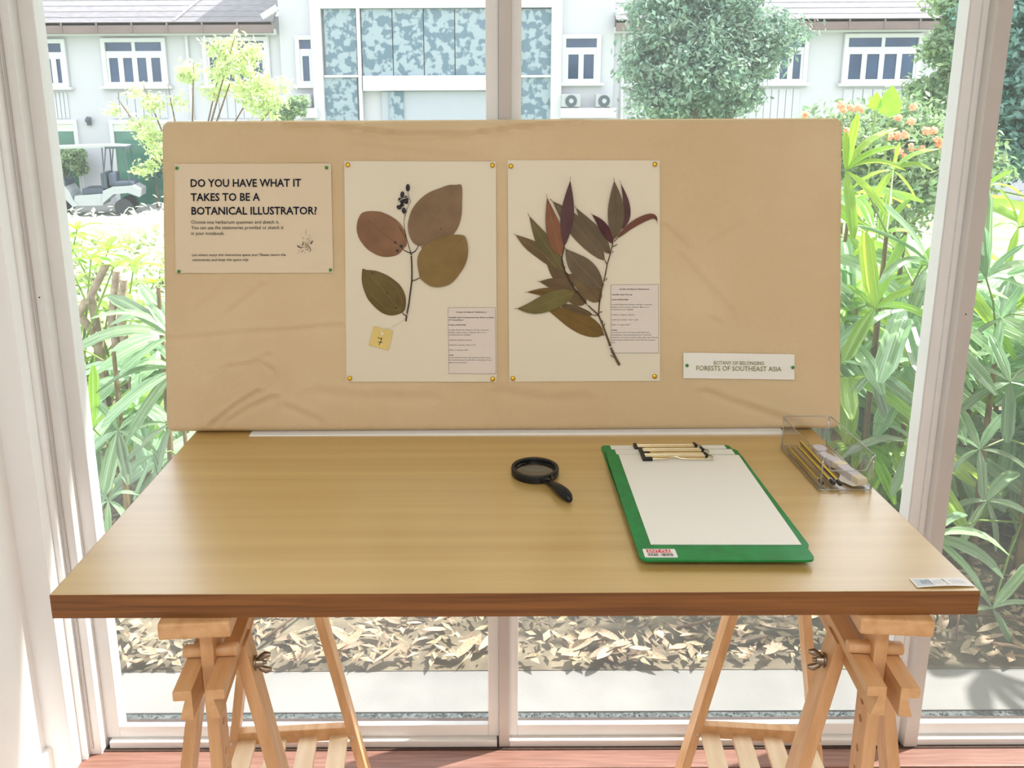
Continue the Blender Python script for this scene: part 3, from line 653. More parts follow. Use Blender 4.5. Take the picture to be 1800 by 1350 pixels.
LVS = [ # colour, spine base->tip (x, y in crop frame), width, peak, layer, pale midrib, label
    ('amber', [(1095, 1850), (900, 1750), (640, 1620), (425, 1560)], 235, .45, 1, 0, 'amber olive leaf lowest on the twig'),
    ('brown', [(970, 1628), (820, 1590), (690, 1540), (570, 1500)], 105, .45, 1, 0, 'dark brown leaf above the lowest one'),
    ('ob', [(900, 1490), (800, 1440), (690, 1400), (600, 1380)], 170, .4, 2, 0, 'short brown leaf beside the lower fork'),
    ('amber', [(740, 1390), (560, 1380), (380, 1370), (205, 1372)], 110, .45, 2, 0, 'narrow amber leaf pointing left'),
    ('brown', [(790, 1375), (640, 1310), (500, 1270), (350, 1250)], 160, .45, 3, 0, 'brown leaf pointing left above the green one'),
    ('olive', [(765, 1377), (560, 1450), (300, 1545), (90, 1556)], 205, .45, 5, 1, 'olive green leaf lying on top, pointing left'),
    ('ob', [(1046, 1480), (950, 1350), (800, 1230), (680, 1160)], 215, .4, 2, 0, 'brown leaf behind the broad middle one'),
    ('grey', [(1070, 1332), (920, 1170), (760, 1010), (650, 860)], 260, .45, 4, 1, 'broad olive brown leaf in the middle'),
    ('brown', [(760, 1340), (660, 1240), (540, 1130), (440, 1030)], 165, .45, 1, 0, 'brown leaf under the branch'),
    ('ob', [(560, 1090), (400, 930), (220, 810), (85, 710)], 150, .42, 2, 1, 'brown leaf pointing far left'),
    ('green', [(640, 1135), (510, 930), (370, 720), (240, 480)], 190, .45, 3, 1, 'olive leaf with pale midrib'),
    ('grey', [(1105, 1008), (900, 760), (680, 510), (492, 318)], 215, .47, 2, 1, 'long grey brown leaf to the left of the right branch'),
    ('russet', [(612, 965), (560, 760), (500, 520), (450, 268)], 185, .42, 5, 1, 'russet leaf standing upright'),
    ('purple', [(650, 850), (675, 600), (700, 350), (722, 70)], 150, .5, 6, 0, 'purple leaf standing upright'),
    ('grey', [(1168, 935), (1040, 770), (900, 590), (765, 392)], 165, .47, 3, 0, 'grey brown leaf close to the right branch'),
    ('maroon', [(1198, 822), (1130, 700), (1050, 580), (948, 480)], 105, .45, 5, 0, 'short maroon leaf'),
    ('purple', [(1300, 660), (1355, 520), (1345, 330), (1278, 112)], 85, .45, 3, 0, 'narrow purple leaf behind the upright taupe one'),
    ('grey', [(1212, 770), (1235, 560), (1230, 320), (1210, 82)], 188, .48, 5, 0, 'upright taupe leaf at the top right'),
    ('red', [(1250, 760), (1380, 640), (1520, 555), (1640, 515), (1690, 545), (1700, 605)], 75, .4, 4, 0, 'red brown leaf with a hooked tip')]
for c_, sp, wd, pk, ly, pv, lab in LVS:
    o_, sg = lance([B1(*p) for p in sp], wd*PXM/6.43, pk)
    z = .0018+.0008*ly; mb = MB(); n_ = len(o_); 
    # strip with a thin edge
    half = n_//2; mb.v += [(*p, z) for p in o_]; mb.v += [(*p, z+.0012) for p in sg]; mb.v += [(*p, z-.0004) for p in o_]
    for i in range(half-1):
        mb.f += [(i, n_+i, n_+i+1, i+1), (n_+i, n_-1-i, n_-2-i, n_+i+1)]; mb.m += [0, 0]
    b0 = n_+half
    for i in range(n_): mb.f.append((i, (i+1) % n_, b0+(i+1) % n_, b0+i)); mb.m.append(0)
    lf = mb.build('leaf', lm[c_], sB, W=WB, world=False); smooth_angle(lf, 50); lf['label'] = lab
    vein(lf, sg[:-2], VM if pv else VMd, z+.0013, .0008 if pv else .0006)
stem_(sB, B1, [(1275, 2192), (1240, 2130), (1200, 2050), (1170, 1975), (1140, 1890), (1100, 1780), (1060, 1680), (1038, 1628)], .0026, .0014, .0042, 'stem_olive')
stem_(sB, B1, [(1038, 1628), (1045, 1520), (1062, 1400), (1090, 1280), (1115, 1170), (1135, 1060), (1170, 940), (1190, 860), (1200, 800)], .0014, .0010, .0058, 'stem_olive')
stem_(sB, B1, [(1038, 1628), (960, 1560), (900, 1500), (830, 1410), (770, 1340), (720, 1260), (675, 1170), (640, 1080), (622, 1010), (640, 920), (648, 860)], .0012, .0008, .0068, 'stem')
for pts in ([(1035, 1630), (1000, 1632), (960, 1625)], [(1100, 1860), (1085, 1840)], [(1130, 1055), (1118, 1030), (1105, 1005)], [(1195, 860), (1220, 850), (1250, 830)], [(1210, 800), (1235, 780), (1250, 755)], [(1045, 1600), (1080, 1590)],
            [(1085, 1720), (1080, 1690)], [(1100, 1750), (1108, 1722)], [(1120, 1240), (1130, 1210)], [(1170, 2080), (1205, 2105)], [(1195, 925), (1200, 910)], [(735, 1290), (748, 1262)], [(655, 1120), (660, 1080)]):
    stem_(sB, B1, pts, .0009, .0006, .0066, 'stem', 'twig')
for a, b in (((1090, 1258), (1118, 1262)), ((1088, 1270), (1115, 1275)), ((895, 1510), (915, 1530)), ((905, 1500), (925, 1520)), ((1150, 1985), (1182, 1992)), ((1152, 1995), (1180, 1980))):
    MB().tube([(*B1(*a), .0085), (*B1(*b), .0085)], .0005, 5).build('binding_thread', M['thread'], sB, W=WB, world=False)
label_(sB, f2, [f2(1180, 262), f2(1715, 257), f2(1718, 1030), f2(1182, 1030)], [
    ('FLORA OF MALAY PENINSULA', 1278, 1613, 318, 1), ('Scientific name: Ficus sp.', 1190, 1422, 378, 1), ('Family: MORACEAE', 1190, 1376, 435, 1), ('Locality: Rimba Ilmu Botanic Garden, Universiti', 1190, 1640, 490, 0),
    ('Malaya, Kuala Lumpur, Malaysia, 80 m a.s.l.;', 1190, 1610, 519, 0), ('3\u00b007\'43.2"N 101\u00b039\'28"E', 1190, 1430, 548, 0), ('Collector: Student collector', 1190, 1447, 605, 0), ('Collection number: Stud. no.25', 1190, 1487, 661, 0),
    ('Date: 15 August 2019', 1190, 1395, 718, 0), ('Notes:', 1190, 1250, 777, 1), ('A small tree about 6-7 meters tall with many', 1190, 1615, 804, 0), ('adventitious roots growing out from trunk and', 1190, 1632, 832, 0),
    ('branches. Cut bark produces milky white sap. Planted', 1190, 1702, 861, 0), ('close to the roadside near to the Myristica fragrans', 1190, 1680, 889, 0), ('tree.', 1190, 1228, 917, 0)], 'printed grey data label beside the twig')

# ---- title strip
st_, _ = sheet('title_strip', 'white title strip with olive lettering at the lower right of the board', 'sign', [(1201, 619.7), (1396, 622.7), (1395.7, 667.3), (1201, 664.7)], M['paper_white'], curl=.0003)
write(st_, 'BOTANY OF BELONGING', 1254.3, 640.6, 1342.5, 641.4, 6.2, .0026, 'ink_green')
write(st_, 'FORESTS OF SOUTHEAST ASIA', 1223.5, 650.8, 1372.5, 652.6, 8.2, .0026, 'ink_green')

# ---- pins and tacks
def pin(px, py, kind, label, grp):
    u, v = ob_(px, py); W = WB @ Matrix.Translation((u, v, .0024))
    if kind == 'green':
        mb = MB().lathe([(.0028, 0), (.0031, .0012), (.0029, .0024), (.0018, .0034), (0, .0037)], None, 16); m = M['green_pin']; nm = 'push_pin'
    else:
        mb = MB().lathe([(.0047, 0), (.0047, .0004), (.0042, .0013), (.0030, .0021), (.0015, .0025), (0, .0026)], None, 20); m = M['brass']; nm = 'thumb_tack'
    o = mb.build(nm, m, None, W=W, world=False, smooth=True); smooth_angle(o, 60); tag(o, label, 'pin', grp)
G1, G2 = 'green pins holding the paper signs', 'brass tacks holding the herbarium sheets'
for x_, y_, l in ((312, 296, 'top left corner of the notice'), (574.7, 295, 'top right corner of the notice'), (315.5, 477, 'bottom left corner of the notice'), (581.5, 474.5, 'bottom right corner of the notice'),
                  (1207, 642, 'left end of the title strip'), (1392.5, 645.5, 'right end of the title strip')): pin(x_, y_, 'green', 'round green push pin in the '+l, G1)
for x_, y_, l in ((611.5, 290, 'top left corner of the round-leaf sheet'), (865.5, 291, 'top right corner of the round-leaf sheet'), (615, 665, 'bottom left corner of the round-leaf sheet'), (866, 666, 'bottom right corner of the round-leaf sheet'),
                  (898, 292.5, 'top left corner of the slender-leaf sheet'), (1151, 289.3, 'top right corner of the slender-leaf sheet'), (901.5, 665, 'bottom left corner of the slender-leaf sheet'), (1150.5, 661.5, 'bottom right corner of the slender-leaf sheet')):
    pin(x_, y_, 'gold', 'brass thumb tack in the '+l, G2)

# ================================================================ THINGS ON THE TABLE
# clipboards, three in a stack
def rrect(x0, y0, x1, y1, r, n=5):
    o = []
    for cx_, cy_, a0 in ((x1-r, y1-r, 0), (x0+r, y1-r, 90), (x0+r, y0+r, 180), (x1-r, y0+r, 270)):
        for k in range(n+1): a = math.radians(a0+90*k/n); o.append((cx_+r*math.cos(a), cy_+r*math.sin(a)))
    return o
def clipboard(W, label, dirs, sticker=False, paper_shift=(0, 0)):
    """local: board 0..w in x, -L..0 in y (clip at y=0)"""
    e = put('clipboard', None, None, W); tag(e, label, 'clipboard', 'clipboards stacked at the right of the table'); w_, L_ = .237, .338
    B = lambda mb, n, m, p=e: mb.build(n, m, p, W=W, world=False)
    B(MB().prism(rrect(0, -L_, w_, 0, .010), 0, .0030), 'board', M['green_board'])
    mb = MB().prism([(-.0003, -L_-.0003), (w_+.0003, -L_-.0003), (w_+.0003, -L_+.02), (-.0003, -L_+.02)], .0002, .0026)
    px_, py_ = paper_shift
    B(MB().prism([(.017+px_, -.003+py_), (.227+px_, -.004+py_), (.227+px_, -.300+py_), (.017+px_, -.300+py_)], .0032, .0041), 'paper', M['paper_white'])
    # wire clip: clamp plate, wire loops and black rubber corner
    c_ = w_/2; x0, x1 = c_-.057, c_+.053
    mb = MB().box((x0, -.020, .0041), (x1, -.006, .0052)); mb.tube([(x0, -.008, .0068), (x1, -.008, .0068)], .0022, 10); mb.tube([(x0+.004, -.0135, .0066), (x1, -.0135, .0066)], .0017, 8)
    smooth_angle(B(mb, 'clip_plate', M['gold_wire']), 40)
    bm_ = .0095 if sticker else .0072; yb_m = -.0235 if sticker else -.027
    wire = [(x0+.010, -.027, .007), (c_-.02, -.027, .0072), (c_-.004, yb_m, bm_), (c_+.012, -.027, .0072), (x1+.002, -.0275, .007), (x1+.008, -.026, .0075), (x1+.009, -.018, .0085), (x1+.003, -.008, .0068)]
    fine = []
    for i in range(len(wire)-1):
        for k in range(4):
            t = k/4; p0, p1, p2, p3 = [Vector(wire[j]) for j in (max(i-1, 0), i, i+1, min(i+2, len(wire)-1))]; fine.append(.5*((2*p1)+(p2-p0)*t+(2*p0-5*p1+4*p2-p3)*t*t+(3*p1-p0-3*p2+p3)*t**3))
    fine.append(Vector(wire[-1])); smooth_angle(B(MB().tube(fine, .0012, 8), 'wire_loop', M['gold_wire']), 60)
    mb = MB().bar((x0, -.006, .0072), (x0, -.028, .0072), .006, .0062, up=Vector((0, 0, 1)), bev=.001); mb.bar((x0-.003, -.028, .0072), (x0+.014, -.028, .0072), .0055, .0062, up=Vector((0, 0, 1)), bev=.001)
    B(mb, 'rubber_corner', M['black_matt'])
    B(MB().bar((x1-.001, -.004, .0072), (x1+.001, -.016, .0072), .005, .006, up=Vector((0, 0, 1)), bev=.001), 'rubber_corner', M['black_matt'])
    if sticker:
        s_ = B(MB().prism(rrect(.007, -.3325, .052, -.311, .002), .0031, .0034), 'price_sticker', M['sticker'])
        s_['label'] = 'white sticker with red maker name and barcode'
        B(MB().prism([(.012, -.3205), (.045, -.3205), (.045, -.3125), (.012, -.3125)], .0034, .0036), 'red_panel', M['red_ink'], s_)
        vs, fs = text_geo('EAST-FILE', .02); xs = [v.x for v in vs]; k = .030/(max(xs)-min(xs))
        B(MB().add([(.0135+v.x*k, -.3192+v.y*.0055/CAPH, .0037) for v in vs], fs), 'lettering', M['sticker'], s_)
        mb = MB(); x_ = .012
        while x_ < .046:
            b_ = random.choice((.0004, .0007, .0011))
            if not (.027 < x_ < .029): mb.add([(x_, -.3295, .0036), (x_+b_, -.3295, .0036), (x_+b_, -.3225, .0036), (x_, -.3225, .0036)], [(0, 1, 2, 3)])
            x_ += b_+random.choice((.0005, .0008))
        B(mb, 'barcode', M['ink'], s_)
    return e
def clipW(x0, y0, z, rot): return Matrix.Translation((x0, y0, z)) @ Matrix.Rotation(rot, 4, 'Z')
clipboard(clipW(.2145, 1.3925, TZ, .003), 'green clipboard at the bottom of the stack of three', None)
clipboard(clipW(.2180, 1.3605, TZ+.0058, .003), 'green clipboard in the middle of the stack of three', None)
ct = clipboard(Matrix.Translation((.2150, 1.3262, TZ+.0116)) @ Matrix.Rotation(-.012, 4, 'Z') @ Matrix.Rotation(.008, 4, 'X'), 'green clipboard on top of the stack, with white paper and a price sticker', None, sticker=True, paper_shift=(.004, .0))

# magnifying glass
mg = empty('magnifying_glass', (.0862, 1.2795, TZ), 'black plastic magnifying glass lying on the table left of the clipboards', 'magnifying glass')
c_ = Vector((.0862, 1.2795, TZ)); T = Matrix.Translation(c_)
smooth_angle(MB().lathe([(.0345, .001), (.0400, .001), (.0408, .003), (.0408, .0115), (.0400, .0135), (.0345, .0135), (.0338, .012), (.0338, .0025), (.0345, .001)], T, 56).build('rim', M['black_plastic'], mg), 35)
smooth_angle(MB().lathe([(0, .0042), (.015, .0046), (.0336, .0066), (.0336, .0078), (.015, .0102), (0, .0108)], T, 48).build('lens', LENS, mg), 50)
hd = Vector((.1365, 1.1690, 0))-Vector((.0862, 1.2795, 0)); hd = hd.normalized(); sd_ = Vector((-hd.y, hd.x, 0))
mb = MB()
prof = [(.038, .011, .0055, .0070), (.044, .0075, .0050, .0072), (.052, .0055, .0048, .0075), (.066, .0070, .0060, .0085), (.082, .0095, .0078, .0095), (.098, .0105, .0085, .0095), (.110, .0085, .0072, .0085), (.118, .0045, .0045, .0065), (.1205, .001, .001, .0055)]
n = 14
for (t, wx, wz, zc) in prof: mb.v += [c_+hd*t+sd_*(wx*math.cos(2*PI*j/n))+Vector((0, 0, zc+wz*math.sin(2*PI*j/n))) for j in range(n)]
for i in range(len(prof)-1):
    for j in range(n): mb.f.append((i*n+j, i*n+(j+1) % n, (i+1)*n+(j+1) % n, (i+1)*n+j)); mb.m.append(0)
mb.f += [tuple(range(n))[::-1], tuple((len(prof)-1)*n+j for j in range(n))]; mb.m += [0, 0]
smooth_angle(mb.build('handle', M['black_plastic'], mg), 50)
for s_ in (-1, 1):
    mb = MB().tube([c_+hd*.038+sd_*.012*s_+Vector((0, 0, .0115)), c_+hd*.046+sd_*.007*s_+Vector((0, 0, .0115)), c_+hd*.056+sd_*.002*s_+Vector((0, 0, .013))], [.0018, .0026, .0012], 8)
    smooth_angle(mb.build('handle_shoulder', M['black_plastic'], mg), 60)

# clear acrylic organiser with its contents
bx0, bx1, by0, by1, bh, th = .5435, .6315, 1.209, 1.388, .0605, .0022
org = empty('acrylic_organiser', ((bx0+bx1)/2, (by0+by1)/2, TZ), 'clear acrylic open box holding pencils and erasers at the right of the table', 'box')
ox, oy = (bx0+bx1)/2, (by0+by1)/2; hw, hd_ = (bx1-bx0)/2, (by1-by0)/2
zf = .0025
MB().prism([(ox+x_, oy+y_) for x_, y_ in rrect(-hw, -hd_, hw, hd_, .006)], TZ+zf-.0005, TZ+zf+th).build('base', ACRYL, org)
# wall: thin shell following the rounded outline, front wall cut lower in the middle
outr, inr = rrect(-hw, -hd_, hw, hd_, .006, 6), rrect(-hw+th, -hd_+th, hw-th, hd_-th, .004, 6)
def ins(poly):
    P_ = []
    for i in range(len(poly)):
        a, b = Vector(poly[i]), Vector(poly[(i+1) % len(poly)]); k = max(1, int((b-a).length/.004)); P_ += [a.lerp(b, j/k) for j in range(k)]
    return P_
P_o = ins(outr); N_ = len(P_o)
def toin(p): return Vector((max(-hw+th, min(hw-th, p.x)), max(-hd_+th, min(hd_-th, p.y))))
def toph(p):
    if p.y < -hd_+.003:
        a = abs(p.x); k = max(0, min(1, (hw-.006-a)/.010)); return bh-.024*(k*k*(3-2*k))
    return bh
mb = MB()
for p in P_o:
    q = toin(p); h_ = toph(p); mb.v += [(ox+p.x, oy+p.y, TZ+zf), (ox+p.x, oy+p.y, TZ+h_), (ox+q.x, oy+q.y, TZ+h_), (ox+q.x, oy+q.y, TZ+zf+th)]
for i in range(N_):
    a, b = 4*i, 4*((i+1) % N_)
    for k in range(3): mb.f.append((a+k, b+k, b+k+1, a+k+1)); mb.m.append(0)
smooth_angle(mb.build('side_wall', ACRYL, org), 40)
EDGE = glass_mat('acrylic_edge', .42, (.80, .83, .85), rough=.12)
mb = MB().tube([(ox+p.x*.993, oy+p.y*.996, TZ+toph(p)) for p in P_o], .0011, 6, closed=True); mb.build('rim', EDGE, org, smooth=True)
mb = MB().tube([(ox+p.x*.99, oy+p.y*.995, TZ+zf+.0006) for p in P_o], .0012, 6, closed=True); mb.build('bottom_edge', EDGE, org, smooth=True)
for sx in (-1, 1):
    for sy in (-1, 1):
        MB().tube([(ox+sx*(hw-.003), oy+sy*(hd_-.003), TZ+.004), (ox+sx*(hw-.003), oy+sy*(hd_-.003), TZ+bh-.002)], .0012, 6).build('corner_edge', EDGE, org, smooth=True)
        MB().lathe([(.003, 0), (.003, zf)], Matrix.Translation((ox+sx*(hw-.012), oy+sy*(hd_-.012), TZ)), 12).build('foot', EDGE, org)
ZB = TZ+zf+th
def pencil(a, b, label, roll=0.):
    a, b = Vector(a), Vector(b); d = (b-a).normalized(); L_ = (b-a).length; x_ = Vector((0, 0, 1)).cross(d).normalized(); y_ = d.cross(x_)
    W = Matrix(((x_.x, y_.x, d.x, a.x), (x_.y, y_.y, d.y, a.y), (x_.z, y_.z, d.z, a.z), (0, 0, 0, 1))) @ Matrix.Rotation(roll, 4, 'Z')
    e = put('pencil', None, None, W); tag(e, label, 'pencil', 'striped pencils in the clear box'); r = .0036
    mb = MB()
    for k in range(6):
        a0, a1 = PI/3*k, PI/3*(k+1); mb.add([(r*math.cos(a0), r*math.sin(a0), .012), (r*math.cos(a1), r*math.sin(a1), .012), (r*math.cos(a1), r*math.sin(a1), L_-.016), (r*math.cos(a0), r*math.sin(a0), L_-.016)], [(0, 1, 2, 3)], k % 2)
    mb.build('barrel', [M['pencil_yellow'], M['pencil_black']], e, W=W, world=False)
    smooth_angle(MB().lathe([(0, .0), (.0028, .0006), (.0037, .002), (.0037, .011), (.0036, .0125)], None, 14).build('dipped_end', M['pencil_black'], e, W=W, world=False), 40)
    MB().lathe([(.0038, .0124), (.0038, .0138)], None, 14).build('end_band', M['thread'], e, W=W, world=False)
    MB().lathe([(.0036, L_-.016), (.0008, L_-.002)], None, 10).build('sharpened_cone', M['beech'], e, W=W, world=False)
    MB().lathe([(.0009, L_-.0025), (0, L_)], None, 8).build('lead', M['black_matt'], e, W=W, world=False)
pencil((.5535, 1.221, ZB+.004), (.5540, 1.376, ZB+.004), 'yellow and black striped pencil nearest the left side of the clear box')
pencil((.5715, 1.219, ZB+.004), (.5665, 1.372, ZB+.010), 'yellow and black striped pencil in the middle of the clear box', .3)
pencil((.5815, 1.216, ZB+.004), (.5720, 1.380, ZB+.016), 'yellow and black striped pencil nearest the erasers in the clear box', .6)
def eraser(a, ang, label, L_=.052, sl=True):
    W = Matrix.Translation((a[0], a[1], ZB+a[2])) @ Matrix.Rotation(ang, 4, 'Z'); e = put('eraser', None, None, W); tag(e, label, 'eraser', 'erasers in the clear box')
    MB().box((-.009, -L_/2, 0), (.009, L_/2, .0125), bev=.0022).build('rubber_block', M['eraser'], e, W=W, world=False)
    if sl: MB().box((-.0094, -L_/2+.016, -.0001), (.0094, L_/2+.002, .0129), bev=.0008).build('card_sleeve', M['eraser_sleeve'], e, W=W, world=False)
eraser((.6130, 1.246, 0), .22, 'cream block eraser at the front right of the clear box')
eraser((.6020, 1.300, 0), .42, 'cream block eraser further back in the clear box')
o = MB().prism([(.588, 1.240), (.602, 1.218), (.614, 1.220), (.600, 1.262)], ZB, ZB+.0006).build('paper_scrap', M['paper_white']); tag(o, 'scrap of white paper on the floor of the clear box', 'paper')
o = MB().lathe([(0, 0), (.012, 0), (.0125, .001), (.0125, .010), (.011, .012), (0, .012)], Matrix.Translation((.600, 1.350, ZB)), 24).build('adhesive_tape_roll', M['eraser_sleeve']); smooth_angle(o); tag(o, 'small pale round sharpener case at the back of the clear box', 'case'); o.name = 'sharpener_case'

# folded strip card at the corner of the table
q = [at_z(x_, y_, TZ) for x_, y_ in ((1598, 1018), (1692, 1016), (1714, 1032), (1612, 1034))]
W = Matrix.Translation((q[0]+q[2])/2); cs = put('strip_card', None, None, W); tag(cs, 'small white printed strip card at the right front corner of the table', 'card')
mb = MB(); n = 8
for i in range(n+1):
    t = i/n; a = q[0].lerp(q[1], t); b = q[3].lerp(q[2], t); h_ = .0008+.0016*math.sin(PI*t); mb.v += [(a.x, a.y, TZ+.0006), (b.x, b.y, TZ+h_), (b.x, b.y, TZ+h_+.0005), (a.x, a.y, TZ+.0011)]
for i in range(n):
    a, b = 4*i, 4*(i+1)
    for k in range(4): mb.f.append((a+k, a+(k+1) % 4, b+(k+1) % 4, b+k)); mb.m.append(0)
mb.f += [(3, 2, 1, 0), (4*n, 4*n+1, 4*n+2, 4*n+3)]; mb.m += [0, 0]
mb.build('card', M['sticker'], cs)
def onq(s_, t_, dz): a = q[0].lerp(q[1], s_); b = q[3].lerp(q[2], s_); p = a.lerp(b, t_); return (p.x, p.y, TZ+.0012+(.0016*math.sin(PI*s_)+.0002)*t_+dz)
GP = mat('grey_print', srgb(200, 206, 214), .5, noise_amt=.03); BP = mat('blue_grey_print', srgb(110, 128, 150), .5, noise_amt=.05); PP = mat('pale_print', srgb(214, 220, 230), .5, noise_amt=.03)
MB().add([onq(.03, .1, 0), onq(.33, .1, 0), onq(.33, .9, 0), onq(.03, .9, 0)], [(0, 3, 2, 1)]).build('grey_panel', GP, cs)
for s_, x0, x1, m_ in (('INTE', .14, .315, BP), ('RACTIVE', .36, .52, PP), ('STATION', .66, .90, PP)):
    vs, fs = text_geo(s_, .01); xs = [v.x for v in vs]
    MB().add([onq(x0+(v.x-min(xs))/(max(xs)-min(xs))*(x1-x0), .72-v.y/CAPH*.42, .0003) for v in vs], fs).build('lettering', m_, cs)
mb = MB(); 
for st in ([(.555, .15), (.57, .4), (.575, .85)], [(.55, .5), (.58, .35)], [(.57, .2), (.585, .3)]):
    for (a, b), (c2, d2) in zip(st, st[1:]): mb.add([onq(a-.006, b, .0003), onq(a+.006, b, .0003), onq(c2+.006, d2, .0003), onq(c2-.006, d2, .0003)], [(0, 3, 2, 1)])
mb.build('small_plant_print', BP, cs)
# ================================================================ OUTSIDE
def leaf_sun(n, a, b_, tr=.35, rand=.25, per='island', rough=.45, scale=6, stretch=(1, 1, 1)):
    return mat(n, srgb(*a), rough, spec=.45 if stretch == (1, 1, 1) else .95, col2=srgb(*b_), noise_scale=scale, stretch=stretch, transl=tr, rand=rand, per=per)
FM = dict(
    palm=leaf_sun('palm_leaflet_green', (176, 204, 166), (106, 152, 108), .28, .42, 'object', .28, scale=3, stretch=(.3, 26, 1)),
    palm_young=leaf_sun('palm_leaflet_yellow_green', (178, 208, 110), (132, 178, 72), .42, .28, 'object', .34, scale=3, stretch=(.3, 26, 1)),
    tree=leaf_sun('tree_leaf_green', (164, 184, 164), (120, 154, 140), .25, .5),
    tree_pale=leaf_sun('tree_leaf_pale', (212, 222, 178), (188, 206, 150), .3, .3),
    dark=leaf_sun('tree_leaf_dark', (120, 156, 146), (92, 134, 126), .2, .4),
    hedge=leaf_sun('variegated_leaf', (234, 240, 222), (206, 220, 180), .3, .2),
    bush=leaf_sun('bush_leaf', (160, 182, 140), (120, 152, 112), .3, .4),
    shrub=leaf_sun('shrub_leaf_bright', (150, 190, 80), (128, 172, 66), .42, .25, 'object'),
    orange=mat('orange_blossom', srgb(250, 184, 146), .6, rand=.15, per='island', transl=.3),
    bark=mat('brown_bark', srgb(128, 104, 84), .9, col2=srgb(98, 78, 62), noise_scale=30, bump=.5),
    cut=mat('pale_cut_stem', srgb(186, 166, 146), .85, col2=srgb(150, 130, 112), noise_scale=30, bump=.4),
    cane=mat('fibrous_cane', srgb(140, 124, 84), .9, col2=srgb(104, 88, 62), noise_scale=60, stretch=(1, 1, .3), bump=.6),
    petiole=mat('green_leaf_stalk', srgb(130, 160, 70), .5, col2=srgb(110, 140, 60), noise_scale=20),
    soil=mat('leafy_soil', srgb(134, 124, 104), .95, col2=srgb(82, 74, 60), noise_scale=9, bump=.9, bump_scale=40, detail=8),
    dry=mat('dry_leaf', srgb(206, 188, 162), .8, col2=srgb(164, 142, 114), noise_scale=30, rand=.3, per='object', transl=.15),
    chips=mat('dry_leaf_chips', srgb(190, 172, 144), .9, col2=srgb(128, 110, 84), noise_scale=30, rand=.4, per='island'),
    concrete=mat('pale_concrete', srgb(140, 139, 136), .85, col2=srgb(128, 128, 126), noise_scale=6, bump=.3, bump_scale=200),
    gravel=mat('rough_grey_gravel', srgb(104, 112, 112), .9, col2=srgb(44, 54, 56), noise_scale=90, bump=1, bump_scale=180),
    lawn=mat('pale_ground', srgb(150, 166, 128), .95, col2=srgb(124, 144, 100), noise_scale=1.5, detail=6, bump=.5, bump_scale=30),
    paving=mat('pale_paving', srgb(164, 166, 162), .8, noise_amt=.06, noise_scale=2),
    facade=mat('white_render_wall', srgb(196, 196, 202), .85, col2=srgb(191, 192, 198), noise_scale=.4, bump=.1),
    trim=mat('white_window_surround', srgb(206, 208, 210), .7, noise_amt=.02),
    glass_far=mat('dark_blue_window_glass', srgb(40, 74, 112), .12, spec=.6, col2=srgb(26, 54, 88), noise_scale=1.2),
    glass_green=mat('green_tinted_glass', srgb(70, 124, 108), .1, spec=.6, col2=srgb(50, 100, 86), noise_scale=.8),
    blind=mat('pale_blind', srgb(206, 214, 200), .7, noise_amt=.03),
    roof=mat('grey_roof_tile', srgb(136, 134, 138), .8, col2=srgb(118, 117, 122), noise_scale=9, stretch=(.5, 2, 2), bump=.6, bump_scale=6, rand=.12, per='object'),
    gutter=mat('brown_gutter', srgb(126, 108, 106), .6, noise_amt=.1, noise_scale=2),
    lattice=mat('blue_grey_screen_panel', srgb(150, 166, 176), .4, col2=srgb(92, 118, 134), noise_scale=5.5, detail=1.2, ramp=(.44, .54)),
    metal_white=mat('white_metal_casing', srgb(176, 180, 182), .5, noise_amt=.03),
    metal_dark=mat('dark_metal', srgb(70, 82, 94), .5, noise_amt=.1),
    cart_white=mat('white_cart_body', srgb(176, 180, 184), .35, noise_amt=.03, coat=.3),
    cart_dark=mat('dark_cart_seat', srgb(70, 82, 100), .6, noise_amt=.15),
    tyre=mat('black_tyre', srgb(60, 64, 68), .8, noise_amt=.2),
)
def gz(x, y):
    """height of the ground outside"""
    a = min(1, max(0, (y-1.93)/.5)); base = -.04+.03*a
    t = min(1, max(0, (y-3.6)/9)); return base-1.27*(t*t*(3-2*t))
struct(MB().box((-6, 1.70, -.30), (7, 1.7772, -.046)).build('trim_3', FM['gravel']))
struct(MB().box((-6, 1.777, -.30), (7, 1.935, -.042), bev=.002).build('trim_4', FM['concrete']))
mb = MB()                                                     # rough gravelly drain strip against the window
for i in range(2600):
    x, y = random.uniform(-2.0, 3.2), random.uniform(1.704, 1.773); r = random.uniform(.002, .005); z = -.047+random.uniform(0, .002)
    mb.add([(x-r, y, z), (x, y-r, z), (x+r, y, z), (x, y+r, z), (x, y, z+r)], [(0, 1, 4), (1, 2, 4), (2, 3, 4), (3, 0, 4)])
tag(mb.build('drain_gravel', FM['gravel'], origin=(.6, 1.75, -.08)), 'grey gravel in the narrow drain strip outside the window', 'gravel', kind='stuff')
MBg = MB(); xs_ = np.concatenate([np.linspace(-9, -2.2, 18), np.linspace(-2, 4, 61), np.linspace(4.4, 12, 20)]); ys_ = np.linspace(1.93, 6, 44)
for y in ys_:
    for x in xs_: MBg.v.append((x, y, gz(x, y)+(.020*noise.noise((x*3, y*3, 0))+.010*noise.noise((x*12, y*12, 2)))*min(1, (y-1.93)/.1)))
nx_ = len(xs_)
for i in range(len(ys_)-1):
    for j in range(nx_-1): a = i*nx_+j; MBg.f.append((a, a+1, a+nx_+1, a+nx_)); MBg.m.append(0)
g_ = MBg.build('ground_soil', FM['soil'], smooth=True, origin=(0, 4, 0)); g_.name = 'soil_bed'; struct(g_)
mb = MB(); ys2 = np.linspace(5.9, 21, 22); xs2 = np.linspace(-26, 30, 30)
for y in ys2:
    for x in xs2: mb.v.append((x, y, gz(x, y)-.01))
